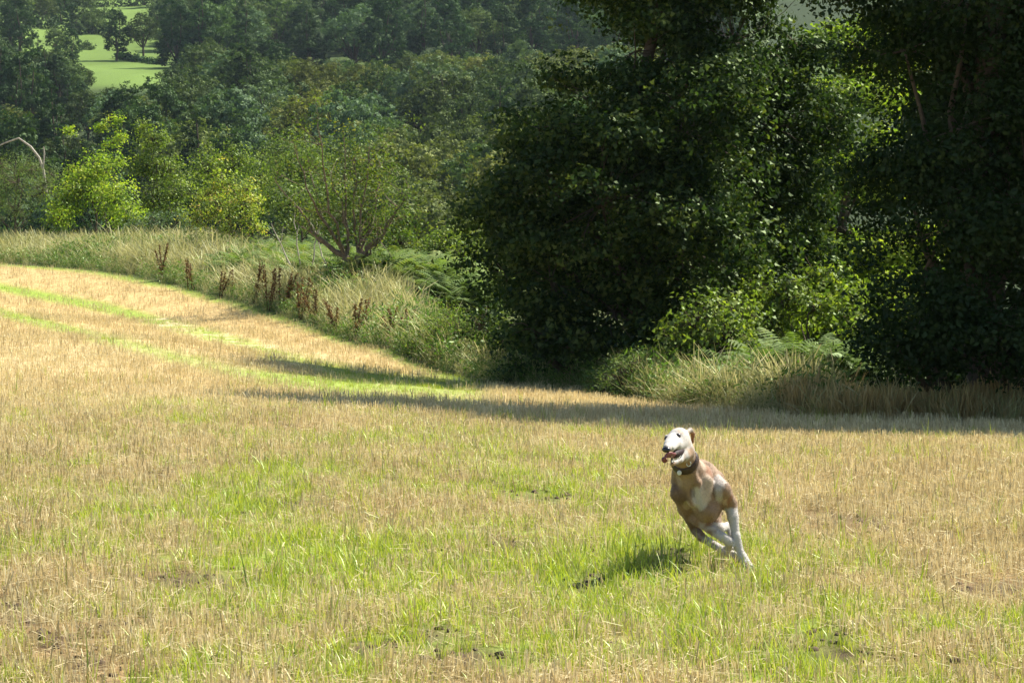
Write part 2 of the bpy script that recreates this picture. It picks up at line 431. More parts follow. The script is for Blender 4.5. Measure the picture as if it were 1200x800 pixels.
# ------------------------------------------------------------------ instanced ground cover
def coll(name, meshes):
    c = bpy.data.collections.new(name)
    for i, me in enumerate(meshes):
        c.objects.link(bpy.data.objects.new("%s_tuft_%02d" % (name, i), me))
    return c
def scatter(name, P, collection, ntemp, scl, tint, label, lean=.1, kind='stuff', parent=None, zs=None):
    n = len(P)
    me = bpy.data.meshes.new(name)
    me.vertices.add(n); me.vertices.foreach_set("co", P.astype(np.float32).ravel())
    def A(nm, ty, arr, f):
        a = me.attributes.new(nm, ty, 'POINT'); a.data.foreach_set(f, arr.ravel())
    rot = np.c_[rng.normal(size=n) * lean, rng.normal(size=n) * lean, rng.uniform(0, 6.283, n)].astype(np.float32)
    A('rot', 'FLOAT_VECTOR', rot, 'vector')
    zs = np.ones(n) if zs is None else zs
    A('scl', 'FLOAT_VECTOR', np.c_[scl, scl, scl * zs].astype(np.float32), 'vector')
    A('idx', 'INT', rng.integers(0, ntemp, n).astype(np.int32), 'value')
    A('tint', 'FLOAT', tint.astype(np.float32), 'value')
    ng = bpy.data.node_groups.new(name, 'GeometryNodeTree')
    ng.interface.new_socket('Geometry', in_out='INPUT', socket_type='NodeSocketGeometry')
    ng.interface.new_socket('Geometry', in_out='OUTPUT', socket_type='NodeSocketGeometry')
    N, L = ng.nodes, ng.links
    gi = N.new('NodeGroupInput'); go = N.new('NodeGroupOutput')
    ip = N.new('GeometryNodeInstanceOnPoints'); ci = N.new('GeometryNodeCollectionInfo')
    ci.inputs[0].default_value = collection; ci.inputs['Separate Children'].default_value = True; ci.inputs['Reset Children'].default_value = True
    def na(nm, ty):
        x = N.new('GeometryNodeInputNamedAttribute'); x.data_type = ty; x.inputs[0].default_value = nm; return x.outputs[0]
    L.new(gi.outputs[0], ip.inputs['Points']); L.new(ci.outputs[0], ip.inputs['Instance'])
    ip.inputs['Pick Instance'].default_value = True
    L.new(na('idx', 'INT'), ip.inputs['Instance Index'])
    L.new(na('rot', 'FLOAT_VECTOR'), ip.inputs['Rotation']); L.new(na('scl', 'FLOAT_VECTOR'), ip.inputs['Scale'])
    L.new(ip.outputs[0], go.inputs[0])
    o = put(name, me, parent)
    md = o.modifiers.new('scatter', 'NODES'); md.node_group = ng
    tag(o, label, None, None, kind)
    return o
def blades(name, n, h, w, spread, lean, mat, curl=.3, seg=3, vlo=0., vhi=1., head=0.0, lying=0):
    """a tuft of n tapering curved blades"""
    Vs, Fs, v, off = [], [], [], 0
    for i in range(n):
        a = rng.uniform(0, 6.283); r = spread * math.sqrt(rng.random())
        base = np.array((r * math.cos(a), r * math.sin(a), -.01))
        hh = h * rng.uniform(.55, 1.15); az = rng.uniform(0, 6.283); ln = abs(rng.normal()) * lean
        dirx = np.array((math.cos(az), math.sin(az), 0)); side = np.array((-math.sin(az + rng.normal() * .6), math.cos(az + rng.normal() * .6), 0))
        ww = w * rng.uniform(.7, 1.3)
        t = np.linspace(0, 1, seg + 1)
        if i < lying:
            base[2] = rng.uniform(.0, h * .5)
            cpts = base + dirx * (t * hh)[:, None] + np.array((0, 0, 1)) * (t * rng.uniform(-.1, .3) * hh)[:, None]
            wd = np.full(seg + 1, ww)
        else:
            cr = curl * rng.uniform(0, 1.4)
            cpts = base + dirx * ((ln * t + cr * t ** 2.2) * hh)[:, None] + np.array((0, 0, 1)) * ((t - cr * .35 * t ** 3) * hh)[:, None]
            wd = ww * (1 - t ** 2 * (.9 if curl > .08 else .15))
            if head > 0 and rng.random() < .5:
                wd[-2:] = head * rng.uniform(.6, 1.1), head * .3
        V = np.concatenate([cpts - side * wd[:, None] * .5, cpts + side * wd[:, None] * .5])
        k = seg + 1
        Fs.append(np.array([(j, j + 1, j + 1 + k, j + k) for j in range(seg)]) + off)
        Vs.append(V); v.append(np.full(2 * k, rng.uniform(vlo, vhi)) ); off += 2 * k
    return mesh_np(name, np.concatenate(Vs), np.concatenate(Fs), 4, mat, {'v': np.concatenate(v)})

def region(y0, y1, dens, mx=1.3, inside=True, pad=1.2, xl=None):
    """random points between depths y0 and y1 in the visible wedge widened by mx"""
    hw = lambda y: .212 * y * mx + pad
    area = (hw(y0) + hw(y1)) * (y1 - y0)
    n = int(area * dens)
    y = rng.uniform(y0, y1, int(n * 1.6)); x = rng.uniform(-hw(y1), hw(y1), len(y))
    k = np.abs(x) < hw(y); x, y = x[k][:n], y[k][:n]
    if inside:
        k = y < edge_y(x) + .15; x, y = x[k], y[k]
    return x, y

# stubble and grass of the field
stub = [blades('stubble_tuft', 13, .085, .0042, .085, .12, M['stubble'], .03, 1, 0, 1, lying=4) for _ in range(5)]
stub += [blades('straw_litter', 11, .105, .0034, .09, .4, M['stubble'], .1, 2, .3, 1, lying=7) for _ in range(1)]
c_st = coll('stubble', stub)
grn = [blades('grass_tuft', 12, .13, .0055, .06, .25, M['blade'], .35, 3) for _ in range(5)]
c_gr = coll('grass', grn)
for i in range(1):
    X, Y, S, Tn = [], [], [], []
    GXp, GYp, GS, GT = [], [], [], []
    for y0, y1, dens, sc in ((6.5, 12, 260, 1.0), (12, 18, 200, 1.05), (18, 26, 110, 1.2), (26, 38, 60, 1.4), (38, 60, 26, 1.6), (60, 92, 12, 1.8)):
        x, y = region(y0, y1, dens)
        z = H(x, y); g, s, p = fieldmix(x, y, z)
        keep = rng.random(len(x)) > np.clip(s * 1.0 + sstep(.4, 1., g) * (.55 + .4 * sstep(25, 34, y)), 0, .96)
        if y0 < 30:   # cut stalks stand in the drill rows
            uu = x * .93 + y * .36; du = np.round(uu / .16) * .16 + rng.normal(size=len(x)) * .022 - uu
            x = x + du * .93; y = y + du * .36
        X.append(x[keep]); Y.append(y[keep]); S.append(np.full(keep.sum(), sc) * rng.uniform(.7, 1.25, keep.sum())); Tn.append(np.clip(.45 + rng.normal(size=keep.sum()) * .22 + p[keep] * .8, 0, 1))
        x, y = region(y0, y1, dens * (1.0 if y0 < 26 else .7))
        z = H(x, y); g, s, p = fieldmix(x, y, z)
        keep = rng.random(len(x)) < np.clip(.09 * (y < 30) + sstep(.12, .95, g) * .8, 0, 1) * (1 - .8 * s)
        x, y, g = x[keep], y[keep], g[keep]
        GXp.append(x); GYp.append(y); GS.append(sc * rng.uniform(.4, 1.1, len(x)) * (.55 + .4 * g) * (1 - .45 * sstep(26, 34, y))); GT.append(np.clip(.55 + rng.normal(size=len(x)) * .25, 0, 1))
    X, Y, S, Tn = map(np.concatenate, (X, Y, S, Tn))
    scatter('stubble', np.c_[X, Y, H(X, Y)], c_st, 6, S, Tn, 'short straw stubble covering the harvested field', .12)
    X, Y, S, Tn = map(np.concatenate, (GXp, GYp, GS, GT))
    scatter('grass', np.c_[X, Y, H(X, Y)], c_gr, 5, S, Tn, 'bright green grass sprouting through the stubble', .15)
# taller lone seedlings in front and long grass round the dog's shadow
tall = coll('seedling', [blades('seedling_tuft', 5, .30, .007, .03, .12, M['blade'], .18, 4, .0, .8) for _ in range(3)])
x, y = region(8, 34, 4.5); k = VN[2](x * .7, y * .5) > .35; x, y = x[k], y[k]
p0 = at(745, 672, 12.5)
x2 = p0[0] + rng.normal(size=60) * .28; y2 = p0[1] + .2 + rng.normal(size=60) * .22
x, y = np.r_[x, x2], np.r_[y, y2]
scatter('tall_grass', np.c_[x, y, H(x, y)], tall, 3, rng.uniform(.35, .8, len(x)), rng.uniform(0, .7, len(x)), 'long green grass stems standing above the stubble', .1)
# soil clods in the bare patches
cm = []
for i in range(4):
    t = (1 + 5 ** .5) / 2
    iv = unit(np.array([(-1,t,0),(1,t,0),(-1,-t,0),(1,-t,0),(0,-1,t),(0,1,t),(0,-1,-t),(0,1,-t),(t,0,-1),(t,0,1),(-t,0,-1),(-t,0,1)], float))
    ifc = np.array([(0,11,5),(0,5,1),(0,1,7),(0,7,10),(0,10,11),(1,5,9),(5,11,4),(11,10,2),(10,7,6),(7,1,8),(3,9,4),(3,4,2),(3,2,6),(3,6,8),(3,8,9),(4,9,5),(2,4,11),(6,2,10),(8,6,7),(9,8,1)])
    cm.append(mesh_np('clod', iv * rng.uniform(.6, 1.2, (12, 1)) * (.03, .025, .018), ifc, 3, M['clod']))
cc = coll('clod', cm)
x, y = region(8, 24, 120); z = H(x, y); g, s, p = fieldmix(x, y, z); k = rng.random(len(x)) < s * .8
scatter('soil_clods', np.c_[x[k], y[k], z[k]], cc, 4, rng.uniform(.3, 1.0, k.sum()), rng.random(k.sum()), 'crumbly dark soil lying bare between the stubble', .6)

# ------------------------------------------------------------------ verge: rough grass, greenery, wheat strip, bracken
wild = coll('wild', [blades('wild_tuft', 26, .8, .0075, .18, .3, M['wild'], .45, 4, 0, 1, head=.02) for _ in range(7)])
gree = coll('greenery', [leaves('green_stems', *(lambda n: (np.c_[rng.normal(size=n) * .16, rng.normal(size=n) * .16, rng.uniform(.02, .5, n)], unit(rng.normal(size=(n, 3)) + (0, 0, .8)), rng.uniform(.05, .11, n), rng.random(n)))(90), T_NARROW, M['greenery']) for _ in range(4)])
def band(o0, o1, xa, xb, dens, dmin=0):
    """points between the field edge + o0 and + o1 (o may be arrays over x)"""
    n = int((xb - xa) * 12 * dens)
    x = rng.uniform(xa, xb, n); t = rng.uniform(0, 1, n)
    a0 = np.interp(x, *o0); a1 = np.interp(x, *o1)
    y = edge_y(x) + a0 + (a1 - a0) * t
    k = rng.random(n) < (a1 - a0) / 12
    return x[k], y[k]
W0 = ([-40, 12], [.2, .2]); W1 = ([-40, -17, -9, -4, -2, 0, 1.2, 2.5, 5, 12], [14, 14, 11, 10.5, 8, 3, 2.5, 5, 4.5, 1.5])
x, y = band(W0, W1, -26, 4.4, 15)
off = y - edge_y(x)
P = np.c_[x, y, H(x, y)]
hgt = (.35 + .65 * sstep(0, 2.5, off)) * rng.uniform(.7, 1.2, len(x)) * (.75 + .5 * VN[3](x * .6, y * .4)) * np.interp(x, [-4, -1, 1, 2.5], [1, .9, .7, 1])
patchy = VN[4](x * .45 + 3, y * .3)
tint = np.clip(.42 + .62 * patchy + rng.normal(size=len(x)) * .15, 0, 1)
scatter('wild_grass', P, wild, 7, hgt, tint, 'pale rough grass growing wild along the field margin', .14)
x, y = band(W0, W1, -26, 4.4, 13)
k = (VN[5](x * .5, y * .35) > .6) | (y - edge_y(x) < 1.6) & (rng.random(len(x)) < .6)
x, y = x[k], y[k]
scatter('verge_weeds', np.c_[x, y, H(x, y)], gree, 4, rng.uniform(.7, 1.5, len(x)) * (.6 + .5 * sstep(0, 3, y - edge_y(x))), rng.random(len(x)), 'low green weeds and nettles mixed into the field margin', .15)
n = 900
x = rng.uniform(2.2, 4.5, n); y = edge_y(x) + .1 + rng.random(n) * 3.4
hh_ = rng.uniform(.35, .95, n) * (.55 + .8 * VN[6](x * 2.3, y * 1.6)) * (.55 + .45 * sstep(0, 1.6, y - edge_y(x)))
scatter('pale_grass', np.c_[x, y, H(x, y)], wild, 7, hh_, np.clip(.55 + .5 * VN[5](x * 1.9, y * 1.2) + rng.normal(size=n) * .15, 0, 1), 'pale feathery dry grass between the sycamore weeds and the wheat', .3)
n = 60
x = rng.uniform(2.2, 4.6, n); y = edge_y(x) + .6 + rng.random(n) * 3
scatter('meadow_weeds', np.c_[x, y, H(x, y)], gree, 4, rng.uniform(.7, 1.5, n), rng.random(n), 'leafy green weeds growing up through the pale dry grass', .15)
n = 380
x = rng.uniform(4.0, 10.5, n); y = edge_y(x) + rng.uniform(-.3, 1.6, n)
scatter('margin_grass', np.c_[x, y, H(x, y)], wild, 7, rng.uniform(.25, .75, n), np.clip(.6 + rng.normal(size=n) * .25, 0, 1), 'loose dry grass straggling through the uncut wheat', .35)
# uncut wheat strip on the right
wheat = coll('wheat', [blades('wheat_tuft', 24, .66, .009, .13, .1, M['wheat'], .12, 4, 0, 1, head=.03) for _ in range(4)])
n = 1500
x = rng.uniform(3.7, 11, n); y = edge_y(x) + .5 * (VN[1](x * .9, x * 0) - .5) + .4 * rng.normal(size=n) ** 2 * .5 + rng.uniform(-.1, 1.1, n) + .25 * VN[2](x * 1.3, x * 0)
scatter('uncut_wheat', np.c_[x, y, H(x, y)], wheat, 4, rng.uniform(.38, .85, n) * (.6 + .8 * VN[3](x * 1.7, y * 1.7)), rng.random(n), 'strip of uncut golden wheat along the foot of the dark trees', .16)
# bracken
def frond(Vs, Fs, vs, off, base, az, ln, lift):
    n = 13
    d = np.array((math.cos(az), math.sin(az), 0)); s = np.array((-math.sin(az), math.cos(az), 0))
    for j in range(n):
        t = (j + 1.5) / (n + 1.5)
        p = base + d * ln * t * .8 + np.array((0, 0, 1)) * ln * (lift * t - .55 * t * t)
        w = ln * .34 * (math.sin(math.pi * min(1, t * .85 + .12)) ** .8) * (1 - t * .35)
        hw = ln * .028
        for sg in (-1, 1):
            tip = p + s * sg * w + d * w * .35 - np.array((0, 0, w * .25))
            Vs.append([p - d * hw, p + d * hw, tip]); Fs.append([off, off + 1, off + 2]); vs.append(rng.uniform(.2, .9)); off += 3
    return off
brs = []
for k in range(4):
    Vs, Fs, vs, off = [], [], [], 0
    for i in range(9):
        off = frond(Vs, Fs, vs, off, np.array((rng.normal() * .08, rng.normal() * .08, rng.uniform(0, .35))), i * .7 + rng.uniform(-.3, .3), rng.uniform(.6, 1.0), rng.uniform(.75, 1.1))
    brs.append(mesh_np('bracken_clump', np.array(Vs).reshape(-1, 3), np.array(Fs), 3, M['bracken'], {'v': np.repeat(vs, 3)}))
brc = coll('bracken', brs)
def scat_px(lst, n):
    out = []
    for (px, d, rx, ry, w) in lst:
        m = int(n * w); c0 = at(px, 400, d)
        out.append(np.c_[c0[0] + rng.uniform(-1, 1, m) * rx, c0[1] + rng.uniform(-1, 1, m) * ry])
    q = np.concatenate(out); return q[:, 0], q[:, 1]
x, y = scat_px([(345, 73, 1.6, 4, .25), (420, 68, 2.2, 3, .3), (480, 65.5, 1.4, 4, .3), (550, 62, .8, 3, .12)], 1500)
scatter('bracken', np.c_[x, y, H(x, y)], brc, 4, rng.uniform(.85, 1.3, len(x)), rng.uniform(.2, 1, len(x)), 'dense green bracken fronds behind the open multi-stemmed tree', .12)
x, y = scat_px([(945, 36.5, .85, 1.2, 1)], 90)
scatter('bracken', np.c_[x, y, H(x, y) + .2], brc, 4, rng.uniform(.7, 1.1, len(x)), rng.uniform(0, .8, len(x)), 'sunlit mound of bracken between the two dark trees', .15)

# ------------------------------------------------------------------ trees
def tree_obj(name, label, cat, group, base, rz=0):
    o = empty(name, base, rz); tag(o, label, cat, group); return o
def sublobes(lobes, n, fr=(.32, .5), rad=(.6, .95), flat=.62):
    out = []
    for l in lobes:
        for _ in range(n):
            d = unit(rng.normal(size=3)); d[2] = d[2] * .8 if d[2] > 0 else d[2] * .6
            q = np.array(l[:3]) + d * l[3] * rng.uniform(*rad)
            r = l[3] * rng.uniform(*fr)
            out.append((q[0], q[1], q[2], r, r * flat * rng.uniform(.8, 1.3)))
    return out
def near_tree(name, label, cat, lobes_w, base, mat, nspray, per, spread, size, tmpl, trunk_r, bark='bark', group=None, limbs_as_parts=False, shell=(.5, 1.05), jag=.2, flat=.6, stems=None, twig=.012, up=.35, sub=0, loose=0.0):
    """lobes in world coords; everything stored local to the base"""
    base = np.array(base, float)
    root = tree_obj(name, label, cat, group, base)
    lb = [(l[0] - base[0], l[1] - base[1], l[2] - base[2]) + tuple(l[3:]) for l in lobes_w]
    src = sublobes(lb, sub) if sub else lb
    P, Nn, v, c, li = crown_pts(src, nspray, per, spread, flat, shell, up, jag)
    if sub: li = li // sub
    ok = P[:, 2] > -.2
    put('crown', leaves('crown', P[ok], Nn[ok], rng.uniform(size[0], size[1], ok.sum()), v[ok], tmpl, mat), root)
    L3 = np.array([l[:3] for l in lb])
    top = L3[:, 2].max()
    if stems is None:
        tp = curve((0, 0, -.3), (L3[:, 0].mean() * .5, L3[:, 1].mean() * .5, top * .75), .04, 8)
        put('trunk', tubes('trunk', [(tp, np.linspace(trunk_r, trunk_r * .25, 8))], M[bark], 9), root)
        lim = []
        for l in lb:
            f = min(.85, max(.12, l[2] / top * .6)); s0 = tp[int(f * 7)]
            lim.append((curve(s0, l[:3], .12, 7), np.linspace(trunk_r * .35, trunk_r * .06, 7)))
        if limbs_as_parts:
            for q in lim: put('limb', tubes('limb', [q], M[bark], 6), root)
        else:
            put('branchwork', tubes('branchwork', lim, M[bark], 6), root)
    tw = []
    for i in rng.choice(len(c), min(len(c), 500), replace=False):
        tw.append((curve(L3[li[i]], c[i], .15, 4), np.linspace(twig, twig * .35, 4)))
    t_ = put('twig_mass', tubes('twig_mass', tw, M[bark], 3), root); t_['kind'] = 'stuff'
    return root, c, li, L3, tp if stems is None else None
def PL(lst, extra=0):
    return [tuple(at(px, py, d)) + (r,) for px, py, d, r in lst]
def gbase(px, d):
    q = at(px, 400, d); return (q[0], d, h1(q[0], d))

SY = [(805,-50,43,2.0),(745,60,42,1.2),(700,125,41.5,1.15),(632,150,41,.85),(650,225,41,1.1),(578,240,40.5,.8),(592,320,41,.85),(645,330,40.5,1.3),(625,385,40,.7),
      (705,240,40.5,1.7),(800,150,42,1.9),(800,290,41,1.8),(720,365,40.5,1.1),(860,50,43,1.8),(905,150,43.5,1.4),(900,250,43.5,1.4),(845,340,42,1.0),(930,50,44,1.0),
      (950,235,44,.6),(950,300,44,.55),(790,395,41,.75),(850,-140,43,2.2),(760,200,44.5,2.2),(850,200,45,2.2),(700,300,43,1.8),(930,330,43.5,.8)]
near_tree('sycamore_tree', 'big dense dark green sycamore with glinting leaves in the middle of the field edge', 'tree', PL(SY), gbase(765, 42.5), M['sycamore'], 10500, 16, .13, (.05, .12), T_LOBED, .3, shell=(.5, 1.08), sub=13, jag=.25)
RT = [(1135,-10,33.3,2.0),(1125,150,32.8,1.5),(1105,270,32.8,1.25),(1070,380,31.8,.85),(1215,80,33.8,2.0),(1215,240,32.8,1.8),(1180,380,31.8,1.1),(1290,180,33.8,2.3),(1110,405,31.4,.6),(1052,405,31.4,.55),
      (1180,412,31.4,.6),(1250,400,31.8,.9),(1150,-190,33.8,2.3),(1290,-60,33.8,2.4),(1060,60,33.3,.9),(1050,200,33.3,.7),(1120,-330,34.8,2.3),(1190,-450,35.3,2.0),(1270,-330,35.3,2.2),(1130,-520,35.8,1.7),(1230,-560,35.8,1.9),(1060,-420,35.3,1.4)]
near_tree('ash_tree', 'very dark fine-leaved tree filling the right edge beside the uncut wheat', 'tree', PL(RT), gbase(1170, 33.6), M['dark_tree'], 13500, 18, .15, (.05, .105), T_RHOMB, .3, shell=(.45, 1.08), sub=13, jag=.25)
# row carries on outside the frame to the right; its shade falls across the field
for q, (px, d, s) in enumerate([(1490, 33, 1.0), (1800, 32.5, .95)]):
    b0 = gbase(px, d)
    lob = [(b0[0] + a_ * 1.6, b0[1] + b_ * 1.6, b0[2] + 1.5 + c_ * s * 1.45, 2.4 * s) for a_, b_, c_ in [(-1, 0, 1), (1, .4, 1.5), (0, -.6, 3), (.4, .8, 4.5), (-1.1, 0, 5), (.2, 0, 7.3), (1.1, 0, 4), (-.7, .2, 6.4), (1, 0, 6.2)]]
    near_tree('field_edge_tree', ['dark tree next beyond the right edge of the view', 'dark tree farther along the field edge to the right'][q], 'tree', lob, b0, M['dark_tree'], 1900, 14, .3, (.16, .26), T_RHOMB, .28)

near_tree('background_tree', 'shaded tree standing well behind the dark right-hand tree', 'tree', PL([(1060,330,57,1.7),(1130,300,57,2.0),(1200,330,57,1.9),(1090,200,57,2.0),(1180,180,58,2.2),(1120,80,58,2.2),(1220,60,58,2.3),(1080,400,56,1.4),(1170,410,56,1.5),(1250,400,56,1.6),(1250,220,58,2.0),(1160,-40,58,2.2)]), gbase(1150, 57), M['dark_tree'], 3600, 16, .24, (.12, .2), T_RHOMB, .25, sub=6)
near_tree('hazel_tree', 'sunlit yellow-green tree filling the gap between sycamore and dark right-hand tree', 'tree', PL([(985,110,50,1.0),(975,190,49,1.0),(990,270,48.5,1.0),(960,320,48,.9),(1010,350,47,.9),(930,370,47,.8),(1020,200,50,1.1),(1015,60,51,1.0),(985,390,46,.8),(900,390,46,.7),(850,300,50,1.1),(1040,290,49,1.0),(1050,390,46,.9)]), gbase(985, 49), M['hazel'], 2600, 15, .16, (.06, .13), T_LOBED, .15, sub=8, jag=.3)
# sunlit young growth between the two big trees
near_tree('sapling', 'sunlit yellow-green sapling in the gap between the two dark trees', 'sapling', PL([(920,350,40,.4),(985,372,39.5,.3),(900,375,40,.3),(962,330,40.5,.35),(1005,385,38.5,.25),(955,362,39.5,.3),(885,345,40.5,.3),(1000,352,40,.25)]), gbase(945, 39), M['mid'], 300, 13, .12, (.05, .11), T_LOBED, .04, shell=(.3, 1.2), jag=.5)
near_tree('undergrowth_bush', 'dark leafy bush under the sycamore left of the pale grass', 'bush', PL([(820,380,38,.5),(850,400,37.5,.5),(800,410,38,.45),(860,370,38.5,.45),(790,440,37.5,.3)]), gbase(830, 38), M['mid'], 300, 14, .13, (.05, .10), T_LOBED, .05)
near_tree('weed_clump', 'rounded clump of grey-green weeds at the foot of the sycamore', 'weeds', PL([(735,445,37.5,.42),(770,452,37,.38),(712,455,38,.3),(750,432,38,.35)]), gbase(745, 37.6), M['sage'], 300, 16, .09, (.04, .08), T_NARROW, .02)
near_tree('weed_clump', 'broad leafy green weed clump at the corner where the verge meets the sycamore', 'weeds', PL([(515,400,49.5,.55),(540,395,49,.6),(565,405,48,.55),(490,410,50,.4),(590,420,46,.5),(530,375,50,.4)]), gbase(535, 49), M['mid'], 420, 16, .12, (.05, .10), T_NARROW, .02)
near_tree('weed_clump', 'low dark weeds in the shade left of the sycamore trunk', 'weeds', PL([(640,430,43,.5),(610,440,43,.4),(670,440,42,.45),(700,430,41,.5),(590,405,46,.5),(565,385,47,.5),(620,405,45,.6),(655,400,45,.6)]), gbase(650, 43), M['sycamore'], 620, 14, .14, (.05, .11), T_RHOMB, .02)
near_tree('bramble_bush', 'dark low brambles behind the uncut wheat under the right-hand tree', 'bush', PL([(1060,440,35.2,.35),(1100,445,35.2,.4),(1145,440,35.2,.42),(1190,445,35,.42),(1235,440,35,.45),(1030,448,35.5,.3),(1120,430,36,.4),(1170,428,36,.4),(1080,425,36,.35)]), gbase(1130, 35.2), M['dark_tree'], 700, 14, .13, (.05, .1), T_RHOMB, .02)

# open multi-stemmed tree
bx, by, bz = gbase(412, 62)
base = np.array((bx, by, bz + .1))
root = tree_obj('hawthorn_tree', 'open multi-stemmed tree with forked bare stems above the bracken', 'tree', None, base)
ends = [(322,212),(345,168),(372,150),(402,158),(432,172),(446,196),(462,205),(478,232),(452,255),(345,258),(388,205),(398,240),(362,192),(436,226),(466,246),(415,182)]
stems, tips = [], []
fork = at(405, 300, 62) - base; fork2 = at(420, 300, 62.1) - base
for i, (px, py) in enumerate(ends):
    e = at(px, py, 62 + rng.uniform(-1.6, 1.6)) - base
    f0 = fork if px < 410 else fork2
    mid = f0 * .5 + e * .5 + np.array((0, 0, -.3)) + rng.normal(size=3) * .2
    t = np.linspace(0, 1, 9)[:, None]
    p = (1 - t) ** 2 * f0 + 2 * t * (1 - t) * mid + t ** 2 * e
    p[1:-1] += rng.normal(size=(7, 3)) * .045
    r0 = .08 if i in (0, 5, 7) else .042
    put('limb', tubes('limb', [(p, np.linspace(r0, .010, 9))], M['bark_pale'], 6), root); stems.append(p)
    for j in range(8):
        s0 = p[rng.integers(3, 9)]
        q = s0 + rng.normal(size=3) * (.45, .5, .3) + np.array((0, 0, .3))
        tips.append((s0, q))
    tips.append((p[-2], p[-1] + (0, 0, .2)))
put('trunk', tubes('trunk', [(np.array([(0, 0, -.3), fork * .5, fork]), [.17, .14, .09]), (np.array([(0.03, 0, -.3), fork2 * .5 + (.02, 0, 0), fork2]), [.16, .13, .09])], M['bark_pale'], 8), root)
o = put('twig_mass', tubes('twig_mass', [(curve(a, b, .12, 4), (.010, .008, .006, .004)) for a, b in tips], M['bark_pale'], 3), root); o['kind'] = 'stuff'
TC = np.array([b for a, b in tips]); ci = np.repeat(np.arange(len(TC)), 50); n = len(ci)
P = TC[ci] + rng.normal(size=(n, 3)) * (.19, .19, .13)
put('crown', leaves('crown', P, unit(rng.normal(size=(n, 3)) + (0, 0, .6)), rng.uniform(.05, .10, n), np.clip(.45 + .2 * rng.normal(size=len(TC))[ci] + .18 * rng.normal(size=n), 0, 1), T_RHOMB, M['rowan']), root)

# hedge line of shrubs on the left
near_tree('yellow_green_bush', 'bright yellow-green bush standing in the rough grass left of the sapling', 'bush', PL([(105,225,88,.85),(80,240,88,.75),(135,235,87,.85),(118,200,88.5,.7),(92,208,89,.6),(150,255,86,.6),(70,255,87,.5)]), gbase(112, 88), M['lime'], 560, 16, .16, (.07, .13), T_RHOMB, .05, shell=(.3, 1.1), jag=.35)
near_tree('tall_shrub', 'tall upright green shrub rising between the yellow-green bush and the orange-tinted one', 'shrub', PL([(180,165,90,.55),(172,195,90,.6),(195,200,90,.65),(185,235,89,.75),(210,225,89,.6),(168,150,90.5,.3),(205,255,88,.6),(165,260,88,.4)]), gbase(185, 89.5), M['mid'], 480, 15, .16, (.07, .13), T_RHOMB, .05, shell=(.3, 1.15), jag=.4)
near_tree('thin_sapling', 'thin leggy sapling poking up behind the yellow-green bush', 'sapling', PL([(118,150,93,.28),(135,140,93,.3),(130,168,93,.35),(140,190,93,.35),(82,155,93,.3),(122,185,93,.4),(140,160,93,.25)]), gbase(128, 93), M['lime'], 120, 14, .12, (.07, .12), T_RHOMB, .03, shell=(.1, 1.1))
near_tree('orange_tinted_bush', 'small gnarled bush with yellow and orange leaves standing in the pale grass', 'bush', PL([(255,245,77,.65),(285,240,77,.6),(230,260,77,.5),(262,215,77.5,.5),(298,265,76.5,.4),(245,228,77.5,.45),(270,268,76.5,.5),(290,222,77,.3)]), gbase(268, 77), M['autumn'], 300, 15, .13, (.06, .11), T_RHOMB, .05, shell=(.3, 1.1), jag=.35, limbs_as_parts=True)
sh = near_tree('grey_shrub', 'straggly grey-green shrub at the left edge with a bare arching branch', 'shrub', PL([(20,215,90,.9),(50,225,90,.8),(-10,235,90,.9),(35,195,91,.6),(60,205,91,.5),(0,195,91,.7),(-50,220,90,1.0),(20,245,88,.6),(52,216,87.8,.55),(38,200,88,.4)]), gbase(20, 90), M['sage'], 620, 15, .17, (.06, .11), T_NARROW, .05, shell=(.3, 1.1), jag=.3)[0]
bb = np.array(sh.location)
put('bare_branch', tubes('bare_branch', [(np.array([at(54, 225, 88.6), at(51, 200, 88.6), at(46, 185, 88.6), at(36, 172, 88.7), at(22, 162, 88.8), at(5, 168, 88.8), at(-12, 176, 88.8)]) - bb, (.06, .05, .045, .04, .035, .03, .02)), (np.array([at(50, 200, 88.6), at(52, 180, 88.5), at(51, 172, 88.5)]) - bb, (.035, .03, .02))], M['dead_wood'], 6), sh)
near_tree('dark_shrub', 'dark green shrub behind the orange-tinted bush', 'shrub', PL([(245,200,96,.9),(275,195,97,1.0),(310,215,94,1.0),(290,235,92,.9),(330,230,90,1.0),(340,205,92,.8),(225,225,95,.7),(355,255,85,.7)]), gbase(290, 94), M['mid'], 700, 16, .2, (.08, .14), T_RHOMB, .05, shell=(.4, 1.05))
near_tree('rounded_shrub', 'rounded olive shrub behind the left side of the multi-stemmed tree', 'shrub', PL([(355,200,84,1.0),(335,185,86,.8),(375,230,82,.8),(345,240,80,.8)]), gbase(355, 84), M['sage'], 480, 16, .2, (.08, .14), T_RHOMB, .05, shell=(.4, 1.05))
near_tree('low_shrub', 'small dark shrub in the gap just left of the sycamore', 'shrub', PL([(525,290,70,.7),(545,300,69,.6),(505,300,70,.5)]), gbase(528, 70), M['mid'], 220, 14, .16, (.07, .12), T_RHOMB, .04)
near_tree('low_shrub', 'bluish green low shrub under the tall upright shrub', 'shrub', PL([(185,262,84,.5),(205,265,84,.5),(160,268,84,.4),(225,270,83,.4)]), gbase(190, 84), M['far_blue'], 240, 14, .14, (.06, .11), T_RHOMB, .04)
near_tree('leafy_bush', 'pale-tipped leafy bush on the right side of the multi-stemmed tree', 'bush', PL([(455,270,68,.5),(475,260,68,.5),(470,285,67,.4)]), gbase(465, 68), M['rowan'], 160, 14, .13, (.06, .11), T_LOBED, .03)
